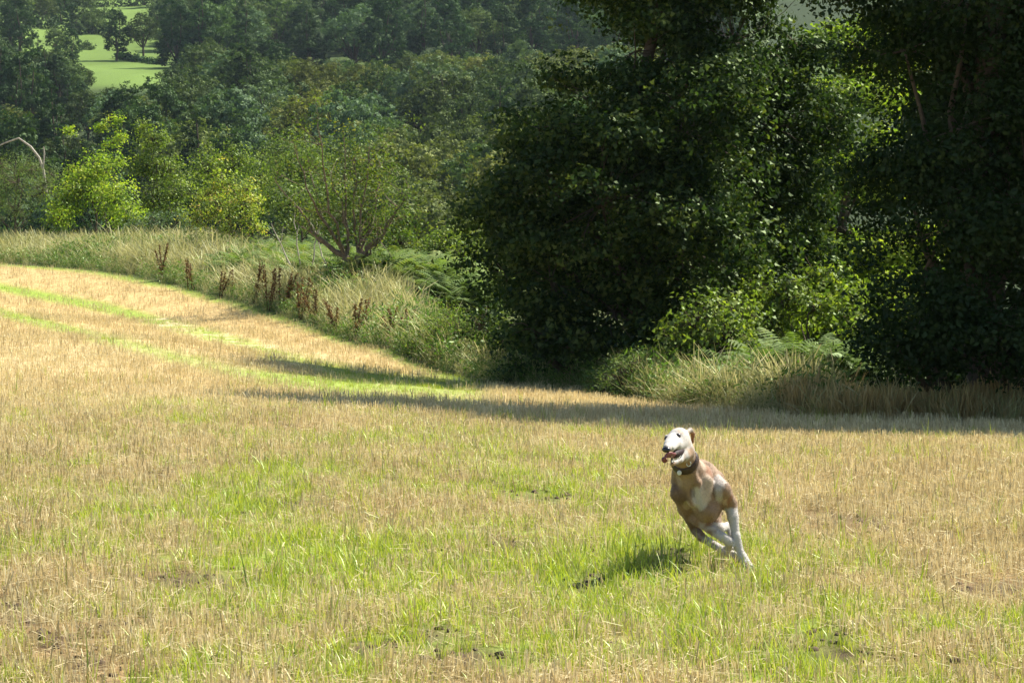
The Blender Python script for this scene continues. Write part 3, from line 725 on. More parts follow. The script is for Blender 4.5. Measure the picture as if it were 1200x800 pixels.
# dead white stems beside the open tree
for k, (px, py, px2, py2) in enumerate([(352, 300, 345, 235), (366, 300, 372, 245), (385, 310, 360, 255), (340, 300, 318, 262)]):
    b_ = at(px, py + 10, 64.5); e = at(px2, py2, 64.5)
    o = put('dead_stem', tubes('dead_stem', [(curve((0, 0, 0), e - b_, .06, 7), np.linspace(.022, .007, 7)), (curve((e - b_) * .5, (e - b_) * .85 + (.25, 0, .1), .06, 4), np.linspace(.01, .005, 4))], M['dead_wood'], 5)); o.location = b_
    tag(o, 'pale bare dead stem standing in the bracken left of the forked trunk', 'dead stem', 'dead stems in the bracken')
# dock spikes
for k in range(3):
    Vp, n = [], 0
    P, A, S_ = [], [], []
    stl = []
    for s in range(4):
        t_ = np.array((rng.normal() * .12, rng.normal() * .12, rng.uniform(.75, 1.0))); b_ = np.array((rng.normal() * .05, rng.normal() * .05, 0))
        stl.append((np.array([b_, (b_ + t_) * .5, t_]), (.012, .009, .005)))
        m_ = 90; t = rng.uniform(.25, 1, m_)[:, None]
        P.append(b_ * (1 - t) + t_ * t + rng.normal(size=(m_, 3)) * .035 * (1.3 - t))
    P = np.concatenate(P); n = len(P)
    me1 = leaves('seed_head', P, unit(rng.normal(size=(n, 3))), rng.uniform(.03, .07, n), rng.random(n), T_RHOMB, M['dock'])
    me2 = tubes('stem', stl, M['dock'], 4)
    for (px, d, off) in [((190, 0, .4), (226, 0, .6), (300, 0, .6), (372, 0, .9)), ((262, 0, .4), (318, 0, .4), (352, 0, .4), (420, 0, .8)), ((335, 0, 1.1), (395, 0, .5), (455, 0, 1.0), (470, 0, 1.8))][k]:
        q = at(px, 400, 60)[0] / 60
        y = next(t for t in np.arange(28, 95, .1) if t > edge_y(q * t)) + off + .3; x = q * y
        r_ = empty('dock_plant', (x, y, h1(x, y)), rng.uniform(0, 6)); r_.scale = (1.3, 1.3, rng.uniform(.8, 1.25)); r_.rotation_euler[0] = rng.normal() * .12
        tag(r_, 'dark rust-brown dock plant gone to seed on the grassy verge', 'dock plant', 'dock plants on the verge')
        put('seed_head', me1, r_)['kind'] = 'stuff'; put('stem_cluster', me2, r_)['kind'] = 'stuff'

# ------------------------------------------------------------------ wooded valley and far hillside
def far_variant(kind, mat, n=12000):
    """unit-ish tree 12 m tall, crown radius about 4.5"""
    lob = []
    if kind == 'cone':
        for i in range(16):
            t = i / 15; a = i * 2.4; r = 2.6 * (1 - t) + .5
            lob.append((math.cos(a) * r * .6, math.sin(a) * r * .6, 2.5 + t * 10.5, r * .75, r * .8))
    elif kind == 'tall':
        for i in range(18):
            t = i / 17; a = i * 2.4; r = 3.3 * math.sin(math.pi * (.15 + .8 * t)) ** .7
            lob.append((math.cos(a) * r * .7, math.sin(a) * r * .7, 3 + t * 9.5, 1.5, 1.9))
    else:
        for i in range(22):
            a = i * 2.4; t = (i + .5) / 22; ph = math.acos(1 - 1.25 * t)
            rr = 3.3 * rng.uniform(.85, 1.1)
            lob.append((math.cos(a) * math.sin(ph) * rr * 1.05, math.sin(a) * math.sin(ph) * rr * 1.05, 7.2 + math.cos(ph) * 3.6, rng.uniform(1.2, 1.9), rng.uniform(1.1, 1.6)))
        lob.append((0, 0, 6.5, 3, 2.6))
    P, Nn, v, c_, li = crown_pts(sublobes(lob, 4, (.45, .65), (.5, .9), .75), n // 11, 11, .14, .7, (.8, 1.05), .2, .1, (1.0, .5))
    n_ = len(P)
    crown = leaves('crown', P, Nn, rng.uniform(.18, .36, n_), v, T_RHOMB, mat)
    tr = [(curve((0, 0, -1), (0, 0, 7), .03, 5), np.linspace(.35, .18, 5))]
    for l in lob[::3]: tr.append((curve((0, 0, 3.5), l[:3], .1, 4), np.linspace(.15, .05, 4)))
    return crown, tubes('trunk', tr, M['bark'], 6)
VAR = {'olive': [far_variant('round', M['far_olive']) for _ in range(3)], 'green': [far_variant('round', M['far_green']) for _ in range(3)],
       'willow': [far_variant('tall', M['far_blue']), far_variant('round', M['far_blue'])], 'dark': [far_variant('cone', M['far_dark']), far_variant('tall', M['far_dark'])]}
NAMES = {'olive': 'broadleaf_tree', 'green': 'broadleaf_tree', 'willow': 'willow_tree', 'dark': 'conifer_tree'}
ntree = 0
def far_tree(x, y, kind, s, label, group, sz=1.0):
    global ntree
    cr, tk = VAR[kind][rng.integers(len(VAR[kind]))]
    r_ = empty(NAMES[kind], (x, y, h1(x, y) - (.3 if 470 < y < 500 and x < -60 else 1.6 if y < 430 else 3.2)), rng.uniform(0, 6.28)); r_.scale = (s, s, s * sz)
    tag(r_, label, 'tree', group)
    put('crown', cr, r_); put('trunk', tk, r_); ntree += 1
    return r_
LIMX = [-100, 0, 85, 95, 187, 200, 245, 300, 350, 400, 440, 490, 560, 600, 680, 900]
LIMY = [40, 45, 52, 92, 92, 55, 32, 40, 52, 58, 62, 40, 52, 46, 40, 30]
COVER = np.full(1300, 400.0)
def covered(px, pt, rpx):
    i0, i1 = int(max(px - rpx * .8 + 300, 0)), int(px + rpx * .8 + 300)
    if (COVER[i0:i1] < pt - 5).all(): return True
    j0, j1 = int(max(px - rpx * .55 + 300, 0)), int(px + rpx * .55 + 301)
    COVER[j0:j1] = np.minimum(COVER[j0:j1], pt + rpx * .45)
    return False
y = 128.0
while y < 405:
    sp = 8.6 + (y - 128) * .010
    u = -.30
    while u * y < .10 * y:
        x = u * y + rng.uniform(-2, 2); yy = y + rng.uniform(-2.5, 2.5)
        u += sp / y
        px, _ = project(x, yy, 0.)
        if px < -230 or px > 790: continue
        s = rng.uniform(.8, 1.3) * (.75 if y < 150 else 1)
        z = h1(x, yy) - .3
        rpx = 4.2 * s / yy * F
        lim = max(np.interp(px + q * rpx * .6, LIMX, LIMY) for q in (-1, 0, 1))
        _, pt = project(x, yy, z + 12.3 * s)
        if pt < lim:
            s2 = (np.interp(lim, [0, 252], [252 / F, 0]) * yy - z) / 12.3
            if s2 < .55: continue
            s = min(s, s2)
            _, pt = project(x, yy, z + 12.3 * s); rpx = 4.2 * s / yy * F
        if covered(px, pt, rpx): continue
        if px < 330:
            kind = rng.choice(['dark', 'green', 'willow', 'olive'], p=[.62, .2, .12, .06] if pt < 175 else [.45, .3, .1, .15])
            if 230 < px < 330 and 60 < pt < 150: kind = rng.choice(['willow', 'green'], p=[.7, .3])
        else:
            kind = rng.choice(['olive', 'green', 'willow', 'dark'], p=[.62, .22, .12, .04])
        WX = next(t for q, t in ((60, 'left photo edge'), (130, 'lower left of bright field'), (200, 'below bright field'), (265, 'right of bright field'), (330, 'above orange-tinted bush'), (400, 'above forked tree, left half'), (490, 'above forked tree, right half'), (580, 'beside sycamore'), (2000, 'behind sycamore')) if px < q)
        WY = next(t for q, t in ((66, 'on skyline'), (95, 'in second tier'), (130, 'in middle tier'), (165, 'in lower tier'), (3000, 'in lowest tier')) if pt < q)
        NM = {'olive': 'olive-green broadleaf tree', 'green': 'mid-green broadleaf tree', 'willow': 'pale blue-green tree', 'dark': 'dark narrow tree'}[kind]
        L_ = '%s %s of valley wood, %s' % (NM, WY, WX)
        far_tree(x, yy, kind, s, L_, L_)
    y += sp * .95
for px, d, top, kind in ((70, 440, 40, 'dark'), (92, 445, 58, 'green'), (100, 520, 30, 'green'), (112, 530, 36, 'dark'), (60, 398, 44, 'green'), (84, 402, 54, 'dark'), (97, 404, 66, 'green'), (45, 470, 28, 'dark'), (66, 480, 30, 'green'), (84, 478, 36, 'dark'), (-15, 360, 45, 'dark'), (18, 372, 50, 'green'), (50, 380, 52, 'dark'), (76, 384, 60, 'green'), (35, 400, 42, 'dark'), (92, 392, 76, 'dark'), (205, 385, 62, 'green'), (222, 400, 50, 'dark'), (248, 395, 34, 'green'), (196, 372, 78, 'dark')):
    q = at(px, top, d); z = h1(q[0], d)
    far_tree(q[0], d, kind, (q[2] - z) / 12.2, '%s tree %s the bright far field' % ({'dark': 'dark narrow', 'green': 'mid-green rounded'}[kind], 'crowding the left side of' if px < 100 else 'bordering the right side of'), 'trees bordering the far field')
# far hillside wood and hedgerow trees
y = 450.0
while y < 740:
    u = -.30
    sp = 9.5
    while u < .09:
        x = u * y + rng.uniform(-3, 3); yy = y + rng.uniform(-5, 5); u += sp / y
        px, _ = project(x, yy, 0.)
        zz = h1(x, yy); _, pyb = project(x, yy, zz)
        open_field = (px < 205)
        if open_field and not (px < 40 and y < 520): continue
        if 300 <= px and False: continue
        if rng.random() < .06: continue
        sf = rng.uniform(.95, 1.4)
        _, pt = project(x, yy, zz + 12.3 * sf)
        if covered(px, pt, 4.2 * sf / yy * F): continue
        kind = rng.choice(['dark', 'green', 'willow'], p=[.66, .2, .14])
        NM = {'green': 'hazy green tree', 'willow': 'hazy pale blue-green tree', 'dark': 'hazy dark tree'}[kind]
        FY = next(t for q, t in ((8, 'along the top'), (25, 'in upper rows'), (3000, 'in lower rows')) if pt < q)
        FX = next(t for q, t in ((130, 'left of bright field'), (265, 'beside bright field'), (330, 'right of bright field'), (400, 'above blue-green crowns'), (470, 'above olive ridge, left'), (540, 'above olive ridge, middle'), (610, 'above olive ridge, right'), (690, 'beside sycamore top'), (3000, 'behind sycamore')) if px < q)
        FL = '%s %s of far hillside wood, %s' % (NM, FY, FX)
        far_tree(x, yy, kind, sf, FL, FL)
    y += sp * 1.5
far_tree(*at(137, 60, 490)[:2], 'dark', .8, 'dark spreading tree on the far bright field, left of its rounded neighbour', 'pair of trees on the far field')
far_tree(*at(168, 64, 492)[:2], 'green', .82, 'round-crowned tree with a visible trunk standing on the far bright field', 'pair of trees on the far field')
for (px, d, k, s) in [(20, 570, 'dark', 1.1), (45, 575, 'green', 1.), (88, 560, 'dark', .8), (108, 565, 'green', .75), (205, 570, 'dark', 1.2), (215, 540, 'green', 1.), (200, 520, 'dark', .9), (10, 560, 'green', 1.2), (70, 640, 'dark', 1.2), (40, 650, 'dark', 1.1), (72, 585, 'dark', .9), (97, 590, 'green', .85), (60, 600, 'green', .8), (125, 575, 'green', .7), (190, 580, 'green', .9), (30, 640, 'green', .9), (55, 700, 'dark', 1.), (80, 690, 'dark', 1.), (120, 690, 'dark', 1.1), (145, 700, 'green', .8), (170, 660, 'green', .8), (205, 640, 'dark', .9), (10, 690, 'green', 1.0), (-20, 600, 'green', 1)]:
    q = at(px, 50, d)
    hl = '%s hedgerow tree %s, %s' % ({'dark': 'dark', 'green': 'mid-green'}[k], 'behind the bright far field' if d < 620 else 'on the uppermost hillside fields', 'far left' if px < 40 else 'left part' if px < 85 else 'middle part' if px < 135 else 'right part')
    far_tree(q[0], d, k, s, hl, hl)
def hedge(pts, h, label):
    P = [np.array((x, y, h1(x, y))) for x, y in pts]
    b = P[0]; lob = []
    for p, q in zip(P[:-1], P[1:]):
        n = max(2, int(np.linalg.norm(q - p) / 1.6))
        for t in np.linspace(0, 1, n):
            r = h * rng.uniform(.5, .75); c_ = p * (1 - t) + q * t - b; lob.append((c_[0], c_[1], c_[2] + r * .6, r * 1.1, r))
    Pp, Nn, v, _, _ = crown_pts(lob, len(lob) * 16, 6, .4, .7, (.6, 1.05))
    o = put('hedge', leaves('hedge', Pp, Nn, rng.uniform(.4, .8, len(Pp)), v, T_RHOMB, M['far_dark'])); o.location = b
    tag(o, label, 'hedge')
U = lambda px, d: (at(px, 50, d)[0], d)
hedge([U(-40, 575), U(60, 570), U(130, 563), U(215, 556)], 2.6, 'dark hedge along the top of the bright far field')
hedge([U(-60, 655), U(80, 650), U(230, 655), U(330, 650)], 2.6, 'uppermost dark hedge crossing the far hillside')
hedge([U(140, 497), U(160, 488), U(185, 478)], 1.3, 'short low hedge running past the round-crowned far tree')

# ------------------------------------------------------------------ the dog
D0 = 12.6
prims = []
def cap(a, ra, b, rb, k=.02): prims.append(('c', at(a[0], a[1], D0 + a[2]), ra, at(b[0], b[1], D0 + b[2]), rb, k))
def ell(c, ax, rad, k=.03):
    """ellipsoid: ax = 3x3 rows of unit axes, rad = semi axes"""
    prims.append(('e', at(c[0], c[1], D0 + c[2]), np.array(ax), np.array(rad), None, k))
def roll(deg, yaw=0):
    a, y = R(deg), R(yaw)
    up = np.array((-math.sin(a), 0, math.cos(a))); fw = np.array((math.sin(y), math.cos(y), 0))
    rt = unit(np.cross(fw, up)); fw = np.cross(up, rt)
    return [rt, fw, up]
# trunk of the body
ell((822, 574, .16), roll(19), (.108, .24, .165), .03)
ell((828, 596, .05), roll(19), (.062, .15, .07), .03)            # keel of the chest
ell((812, 566, .02), roll(19), (.104, .10, .11), .02)              # breast
cap((820, 566, .25), .115, (822, 566, .50), .075, .05)
cap((822, 566, .50), .075, (824, 572, .66), .088, .05)
ell((822, 576, .66), roll(19), (.095, .13, .11), .04)             # rump
cap((824, 566, .78), .018, (838, 584, .95), .013, .01); cap((838, 584, .95), .013, (846, 602, 1.1), .008, .01)  # tail
# neck
cap((808, 556, .03), .086, (803, 541, -.10), .064, .04)
cap((803, 541, -.10), .060, (800, 527, -.19), .053, .03)
# shoulders and chest muscles
cap((829, 550, .10), .036, (845, 574, -.03), .044, .015)
cap((845, 574, -.02), .05, (855, 590, .06), .037, .02)
cap((838, 562, .12), .05, (853, 588, .08), .034, .03)             # triceps
cap((798, 556, .08), .038, (796, 578, -.03), .042, .015)
cap((796, 578, -.02), .042, (808, 602, .10), .035, .02)
cap((803, 566, -.07), .028, (812, 588, -.06), .026, .025)          # pectorals
cap((829, 564, -.06), .028, (824, 589, -.06), .024, .03)
cap((806, 548, -.12), .022, (817, 566, -.09), .018, .025)         # neck muscle and breastbone
cap((798, 552, -.10), .020, (806, 566, -.09), .016, .025)
cap((817, 566, -.10), .016, (822, 592, -.06), .016, .02)
for q in range(5):
    cap((840 + q * .5, 576 + q * 2.6, .12 + q * .055), .010, (829 + q * .3, 597 - q * 1.2, .13 + q * .055), .008, .014)   # ribs
    cap((795 + q * 1.5, 570 + q * 2, .10 + q * .055), .010, (806 + q * 1.5, 592 - q * 1.5, .11 + q * .055), .008, .014)
# near foreleg, reaching down to the right
cap((856, 590, .06), .032, (859, 606, .03), .027, .012)
cap((859, 606, .03), .027, (862.5, 630, 0), .019, .01)
cap((862.5, 628, 0), .024, (864.5, 639, -.005), .023, .006)
cap((864.5, 639, -.005), .02, (870, 652, -.02), .018, .008)
cap((870, 651, -.02), .022, (874, 659, -.045), .022, .006)
for dx, dy, dz in ((-3.2, 0, 0), (-1.2, 1.2, -.012), (1.3, 1.0, -.014), (3.6, -.8, -.004)):
    cap((873 + dx * .7, 657 + dy, -.045 + dz), .0115, (877 + dx, 664.5 + dy, -.075 + dz), .0105, .003)
    cap((877 + dx, 664.5 + dy, -.075 + dz), .0105, (879 + dx * 1.05, 668.5 + dy, -.085 + dz), .008, .002)
cap((860.5, 633, -.02), .008, (859.5, 640, -.03), .006, .003)     # dew claw
# other foreleg folded across
cap((810, 602, .10), .036, (818, 609, .05), .032, .012)
cap((818, 609, .05), .031, (848, 630, -.02), .021, .012)
cap((847, 629, -.02), .024, (854, 634, -.02), .023, .006)
cap((854, 635, -.02), .020, (854, 641, .06), .019, .006)
for dx in (-3, -1, 1, 3):
    cap((854 + dx, 642, .06), .011, (852.5 + dx, 641.5, .105), .0095, .003)
# hind legs swung forward under the body
cap((818, 572, .62), .08, (806, 594, .46), .055, .04)
cap((806, 594, .46), .05, (815, 620, .56), .026, .02)
cap((815, 620, .56), .026, (822, 629, .42), .023, .01)
cap((822, 629, .42), .021, (848, 645, .20), .019, .01)
cap((848, 645, .20), .022, (862, 651, .12), .02, .006)
for dx, dy in ((0, -2), (1, -.3), (.6, 1.4), (-1, 2.6)):
    cap((861 + dx, 650 + dy, .12), .011, (869 + dx, 654.5 + dy, .06), .009, .003)
cap((830, 578, .62), .08, (834, 604, .42), .05, .04)
cap((834, 604, .42), .042, (842, 619, .36), .03, .015)
cap((842, 619, .36), .026, (854, 616, .50), .021, .012)
cap((854, 616, .50), .02, (861, 638, .36), .018, .01)
cap((861, 638, .36), .02, (866, 647, .28), .018, .006)
# head
HY = -.23
hx = unit(at(781, 527, D0 - .43) - at(797, 514, D0 - .22))
hr = unit(np.cross(hx, (0.06, 0, 1.))); hu = np.cross(hr, hx)
HAX = [hr, hx, hu]
ell((795, 513, HY), HAX, (.053, .080, .052), .014)
cap((801, 519, HY + .02), .040, (792, 522, -.31), .034, .02)       # cheek
cap((804, 530, -.20), .045, (799, 534, -.26), .036, .02)
cap((787.5, 515, -.30), .034, (784, 521.5, -.38), .026, .018)          # muzzle
cap((784, 521.5, -.38), .025, (781.5, 525, -.425), .021, .01)
cap((792, 519, -.32), .026, (787, 525, -.40), .017, .008)          # flews
ell((780.5, 510.5, -.265), HAX, (.008, .014, .007), .012); ell((795.5, 507.5, -.275), HAX, (.016, .02, .010), .012)  # brows
cap((802, 531.5, -.26), .026, (796.5, 539, -.325), .016, .012)       # lower jaw
cap((796.5, 539, -.325), .015, (788, 543.5, -.38), .012, .006)
# ears folded back
cap((803, 508, -.20), .012, (809, 503.5, -.155), .012, .004); cap((809, 503.5, -.155), .013, (812.5, 509, -.12), .011, .004); cap((812, 508, -.13), .011, (811.5, 518, -.12), .007, .004)
cap((785, 509, -.15), .010, (787, 512, -.10), .010, .006)

h = .0052
allp = np.array([p[1] for p in prims] + [p[3] for p in prims if p[0] == 'c'])
lo = allp.min(0) - .16; hi = allp.max(0) + .16
dims = np.ceil((hi - lo) / h).astype(int) + 1
G = np.full(dims, .2, np.float32)
for kind, a_, b_, c_, rb, k in prims:
    if kind == 'c':
        mn = np.minimum(a_ - b_, c_ - rb) - .05; mxx = np.maximum(a_ + b_, c_ + rb) + .05
    else:
        rmax = c_.max(); mn = a_ - rmax - .05; mxx = a_ + rmax + .05
    i0 = np.maximum(((mn - lo) / h).astype(int), 0); i1 = np.minimum(((mxx - lo) / h).astype(int) + 2, dims)
    X = lo[0] + h * np.arange(i0[0], i1[0]); Y = lo[1] + h * np.arange(i0[1], i1[1]); Z = lo[2] + h * np.arange(i0[2], i1[2])
    Q = np.stack(np.meshgrid(X, Y, Z, indexing='ij'), -1)
    if kind == 'c':
        ba = c_ - a_; t = np.clip(((Q - a_) @ ba) / (ba @ ba), 0, 1)
        d = np.linalg.norm(Q - a_ - t[..., None] * ba, axis=-1) - (b_ + (rb - b_) * t)
    else:
        L_ = np.stack([(Q - a_) @ b_[i] for i in range(3)], -1)
        k0 = np.linalg.norm(L_ / c_, axis=-1); k1 = np.linalg.norm(L_ / (c_ * c_), axis=-1)
        d = k0 * (k0 - 1) / np.maximum(k1, 1e-6)
    s_ = G[i0[0]:i1[0], i0[1]:i1[1], i0[2]:i1[2]]
    hh = np.maximum(k - np.abs(s_ - d), 0) / k
    s_[...] = np.minimum(s_, d) - hh * hh * k * .25
def surface_nets(G, lo, h):
    S = G < 0
    nx, ny, nz = G.shape
    acc = np.zeros((nx - 1, ny - 1, nz - 1, 3)); cnt = np.zeros((nx - 1, ny - 1, nz - 1))
    for ax in range(3):
        for o1 in (0, 1):
            for o2 in (0, 1):
                o = [0, 0, 0]; others = [i for i in range(3) if i != ax]; o[others[0]] = o1; o[others[1]] = o2
                sl0 = tuple(slice(o[i], o[i] + G.shape[i] - 1) for i in range(3))
                o_b = list(o); o_b[ax] = 1
                sl1 = tuple(slice(o_b[i], o_b[i] + G.shape[i] - 1) for i in range(3))
                a, b = G[sl0], G[sl1]; m = (a < 0) != (b < 0)
                t = np.where(m, a / np.where(m, a - b, 1), 0)
                for i in range(3):
                    acc[..., i] += m * ((t if i == ax else o[i]))
                cnt += m
    act = cnt > 0
    ids = np.full(act.shape, -1); ids[act] = np.arange(act.sum())
    cell = np.argwhere(act)
    V = lo + h * (cell + acc[act] / cnt[act][:, None])
    Fq = []
    for ax in range(3):
        sl0 = [slice(1, -1)] * 3; sl1 = [slice(1, -1)] * 3
        sl0[ax] = slice(1, -2); sl1[ax] = slice(2, -1)
        a, b = S[tuple(sl0)], S[tuple(sl1)]
        for sgn, m in ((1, a & ~b), (0, ~a & b)):
            e = np.argwhere(m) + 1
            u_, v_ = [(1, 2), (2, 0), (0, 1)][ax]
            def sh(du, dv):
                q = e.copy(); q[:, u_] -= du; q[:, v_] -= dv; return ids[q[:, 0], q[:, 1], q[:, 2]]
            f = np.stack([sh(1, 1), sh(0, 1), sh(0, 0), sh(1, 0)], 1)
            Fq.append(f if sgn else f[:, ::-1])
    return V, np.concatenate(Fq)
V, Fq = surface_nets(G, lo, h)
# light smoothing
nb = np.zeros_like(V); cn = np.zeros(len(V))
E = np.concatenate([Fq[:, [0, 1]], Fq[:, [1, 2]], Fq[:, [2, 3]], Fq[:, [3, 0]]])
for it in range(2):
    nb[:] = 0; cn[:] = 0
    for i in range(3): nb[:, i] = np.bincount(E[:, 0], V[E[:, 1], i], len(V)) + np.bincount(E[:, 1], V[E[:, 0], i], len(V))
    cn = np.bincount(E[:, 0], minlength=len(V)) + np.bincount(E[:, 1], minlength=len(V))
    V = V * .5 + .5 * nb / cn[:, None]
# coat colours, with some sun and shade painted in
FAWN = np.array((.25, .155, .082)); RUST = np.array((.25, .105, .04)); CREAM = np.array((.50, .39, .27)); WHITE = np.array((.53, .49, .43)); BROWN = np.array((.085, .048, .027)); BEIGE = np.array((.32, .22, .13))
colv = np.tile(FAWN, (len(V), 1))
nz = (VN[1](V[:, 0] * 26 + 40, V[:, 2] * 15 + V[:, 1] * 9) - .5) * 1.0 + (VN[2](V[:, 0] * 75, V[:, 2] * 45 + V[:, 1] * 30) - .5) * .6
colv *= (1 + .35 * nz)[:, None]
def patch(px, py, dy, r, col, s=.7, sx=1, sz=1, sy=1):
    q = (V - at(px, py, D0 + dy)) / np.array((sx, sy, sz))
    d = np.linalg.norm(q, axis=1) / r + nz * .55
    w = (1 - sstep(.75, 1.15, d))[:, None] * s
    colv[:] = colv * (1 - w) + col * w
patch(798, 578, -.03, .06, BROWN, .55)  # brown left chest, also painting in its shaded side
patch(797, 560, -.08, .035, CREAM, .35, .6, 1.5)
patch(819, 583, -.08, .056, WHITE, .7, .75, 1.25)
patch(808, 592, -.05, .034, CREAM, .7, .8, 1.1)
patch(824, 592, -.05, .03, BROWN, .4, .7, 1.4)
patch(811, 575, -.08, .03, BROWN, .45, .5, 1.6)
patch(828, 573, -.08, .045, CREAM, .85, .7, 1.7)
patch(835, 586, -.03, .03, CREAM, .6, .7, 1.3)
patch(809, 592, -.02, .045, CREAM, .6)
patch(842, 566, -.03, .06, WHITE, .7, .55, 1.8)  # white shoulder marking, also painting in the sun on it
patch(850, 588, -.02, .03, CREAM, .6, .6, 1.3)
patch(836, 576, -.05, .028, BROWN, .45, .6, 1.5)
patch(830, 555, .0, .05, RUST, .85, .6, 1.4)
patch(820, 545, -.02, .04, CREAM, .7, .8, 1.2)
patch(813, 555, -.05, .035, BROWN, .6, .6, 1.3)
patch(805, 560, -.10, .05, BEIGE, .6, .7, 1.2)
patch(852, 579, .0, .04, RUST, .9, .6, 1.3)
patch(835, 604, .0, .05, RUST, .5)
patch(803, 570, -.05, .04, FAWN, .7)
V_px, V_py = project(V[:, 0], V[:, 1], V[:, 2])
# white stockings: lower legs
low = V[:, 2] < at(858, 596, D0)[2]
leg = (V_px > 845) & (V[:, 1] < D0 + .14)
w = (sstep(0, .03, at(858, 593, D0)[2] - V[:, 2] + nz * .03) * (V_px > 849))[:, None]
colv[:] = colv * (1 - w) + (WHITE * .93) * w
w = (sstep(822, 838, V_px + nz * 20) * (V_py > 612) )[:, None] * .9
colv[:] = colv * (1 - w) + WHITE * .9 * w
patch(799, 516, -.34, .155, WHITE * .86, 1.0, .9, .8, 1.1)
patch(780, 505, -.28, .022, BEIGE, .7); patch(800, 503, -.27, .028, BEIGE, .55); patch(784, 521, -.40, .012, BEIGE, .3)  # beige around brows, muzzle and eyes paints shading onto the face
patch(806, 512, -.19, .034, FAWN, .6); patch(796, 514, -.29, .018, BEIGE, .35)
patch(777.5, 511, -.27, .022, BEIGE, .55); patch(796, 509, -.27, .024, BEIGE, .5); patch(803, 519, -.24, .03, CREAM, .5); patch(792, 500, -.22, .035, CREAM, .6)
patch(810, 512, -.13, .028, BEIGE, .8); patch(810, 519, -.12, .045, RUST, .85, .6, 1.4)
patch(809, 527, -.13, .03, BROWN, .5, .6, 1.4)
patch(802, 549, -.14, .035, BROWN, .45)
M['coat'] = plainmat('dog_coat', (1, 1, 1), .62, .13, 420, .2, .08, 'col', .2)
dog_base = at(860, 668, D0); dog_base[2] = h1(dog_base[0], dog_base[1])
dog = empty('dog', dog_base); tag(dog, 'fawn and white greyhound-type dog galloping towards the viewer across the stubble', 'dog')
def dput(name, V, Fa, k, mat, attrs=None, smooth=True, parent=None):
    return put(name, mesh_np(name, np.asarray(V) - dog_base, Fa, k, mat, attrs, smooth), parent or dog)
dput('body', V, Fq, 4, M['coat'], {'col': colv})
bvh = BVHTree.FromPolygons([tuple(v) for v in V], [tuple(f) for f in Fq.tolist()])
def hit(px, py):
    d = Vector(at(px, py, 10)).normalized()
    return bvh.ray_cast(Vector((0, 0, 0)), d)
tri = V[Fq]; fn = np.cross(tri[:, 2] - tri[:, 0], tri[:, 3] - tri[:, 1]); ar = np.linalg.norm(fn, axis=1); fn = unit(fn)
nh = 90000
fi = rng.choice(len(Fq), nh, p=ar / ar.sum()); q1, q2 = rng.random((2, nh, 1))
tp_ = tri[fi]; hp_ = (tp_[:, 0] * (1 - q1) + tp_[:, 1] * q1) * (1 - q2) + (tp_[:, 3] * (1 - q1) + tp_[:, 2] * q1) * q2
hn = fn[fi]; flow = np.tile(np.array((.12, .9, -.45)), (nh, 1)) + rng.normal(size=(nh, 3)) * .22
flow = unit(flow - (flow * hn).sum(1, keepdims=True) * hn); sd = np.cross(hn, flow)
isface = (hp_[:, 1] < D0 - .17)
hl = rng.uniform(.007, .014, nh) * np.where(isface, .45, 1.) * np.where(hp_[:, 1] < D0 - .09, .7, 1.); hw_ = rng.uniform(.0006, .0011, nh)
hv_ = np.stack([hp_ - sd * hw_[:, None], hp_ + sd * hw_[:, None], hp_ + (flow + hn * rng.uniform(.12, .4, nh)[:, None]) * hl[:, None]], 1)
hc = colv[Fq[fi, 0]] * rng.uniform(.72, 1.25, nh)[:, None]
dput('short_fur', hv_.reshape(-1, 3), np.arange(nh * 3).reshape(nh, 3), 3, M['coat'], {'col': np.repeat(np.clip(hc, 0, .85), 3, 0)}, False)['kind'] = 'stuff'
M['black'] = plainmat('wet_black', (.012, .010, .010), .22, .2, 60, .6, .1)
M['eye'] = plainmat('dog_eye', (.02, .010, .006), .06, .1, 60, .8, 0)
M['rim'] = plainmat('eyelid', (.035, .022, .016), .5, .1, 60, .3, 0)
M['tongue'] = plainmat('tongue', (.15, .032, .038), .45, .15, 80, .5, .2)
M['mouth'] = plainmat('mouth_inside', (.022, .006, .006), .7, .2, 60, .4, 0)
M['tooth'] = plainmat('tooth', (.78, .72, .58), .3, .05, 60, .5, 0)
M['leather'] = plainmat('collar_leather', (.045, .026, .02), .5, .3, 90, .35, .3)
M['metal'] = plainmat('buckle', (.55, .55, .52), .3, .1, 60, .8, 0)
def sphere(c, rad, ax=None, nu=14, nv=9, warp=None):
    ax = np.array(ax if ax is not None else np.eye(3)); rad = np.asarray(rad) * np.ones(3)
    Vv, Ff = [], []
    for i in range(nv + 1):
        th = math.pi * i / nv
        for j in range(nu):
            ph = 2 * math.pi * j / nu
            p = np.array((math.sin(th) * math.cos(ph), math.sin(th) * math.sin(ph), math.cos(th)))
            if warp: p = warp(p)
            Vv.append(c + (p * rad) @ ax)
    for i in range(nv):
        for j in range(nu):
            a = i * nu + j; b2 = i * nu + (j + 1) % nu
            Ff.append((a, a + nu, b2 + nu, b2))
    return np.array(Vv), np.array(Ff)
for px, py in ((777.6, 512.6), (795.0, 509.8)):
    loc, nrm, _, _ = hit(px, py)
    if loc is None: print('EYE MISSED', px); loc, nrm, _, _ = hit(px + 3, py)
    loc = np.array(loc); nn = np.array(nrm)
    v_, f_ = sphere(loc - nn * .010, (.019, .017, .0145)); e_ = dput('eyelid', v_, f_, 4, M['rim'])
    v_, f_ = sphere(loc - nn * .0065, (.0145, .014, .0125)); dput('eye', v_, f_, 4, M['eye'], parent=None)
nc = at(780.8, 527, D0 - .440)
v_, f_ = sphere(nc, (.0235, .019, .0175), HAX, warp=lambda p: p * (1, 1, 1) * (1 - .25 * (p[2] < 0) * abs(p[2])))
dput('nose', v_, f_, 4, M['black'])
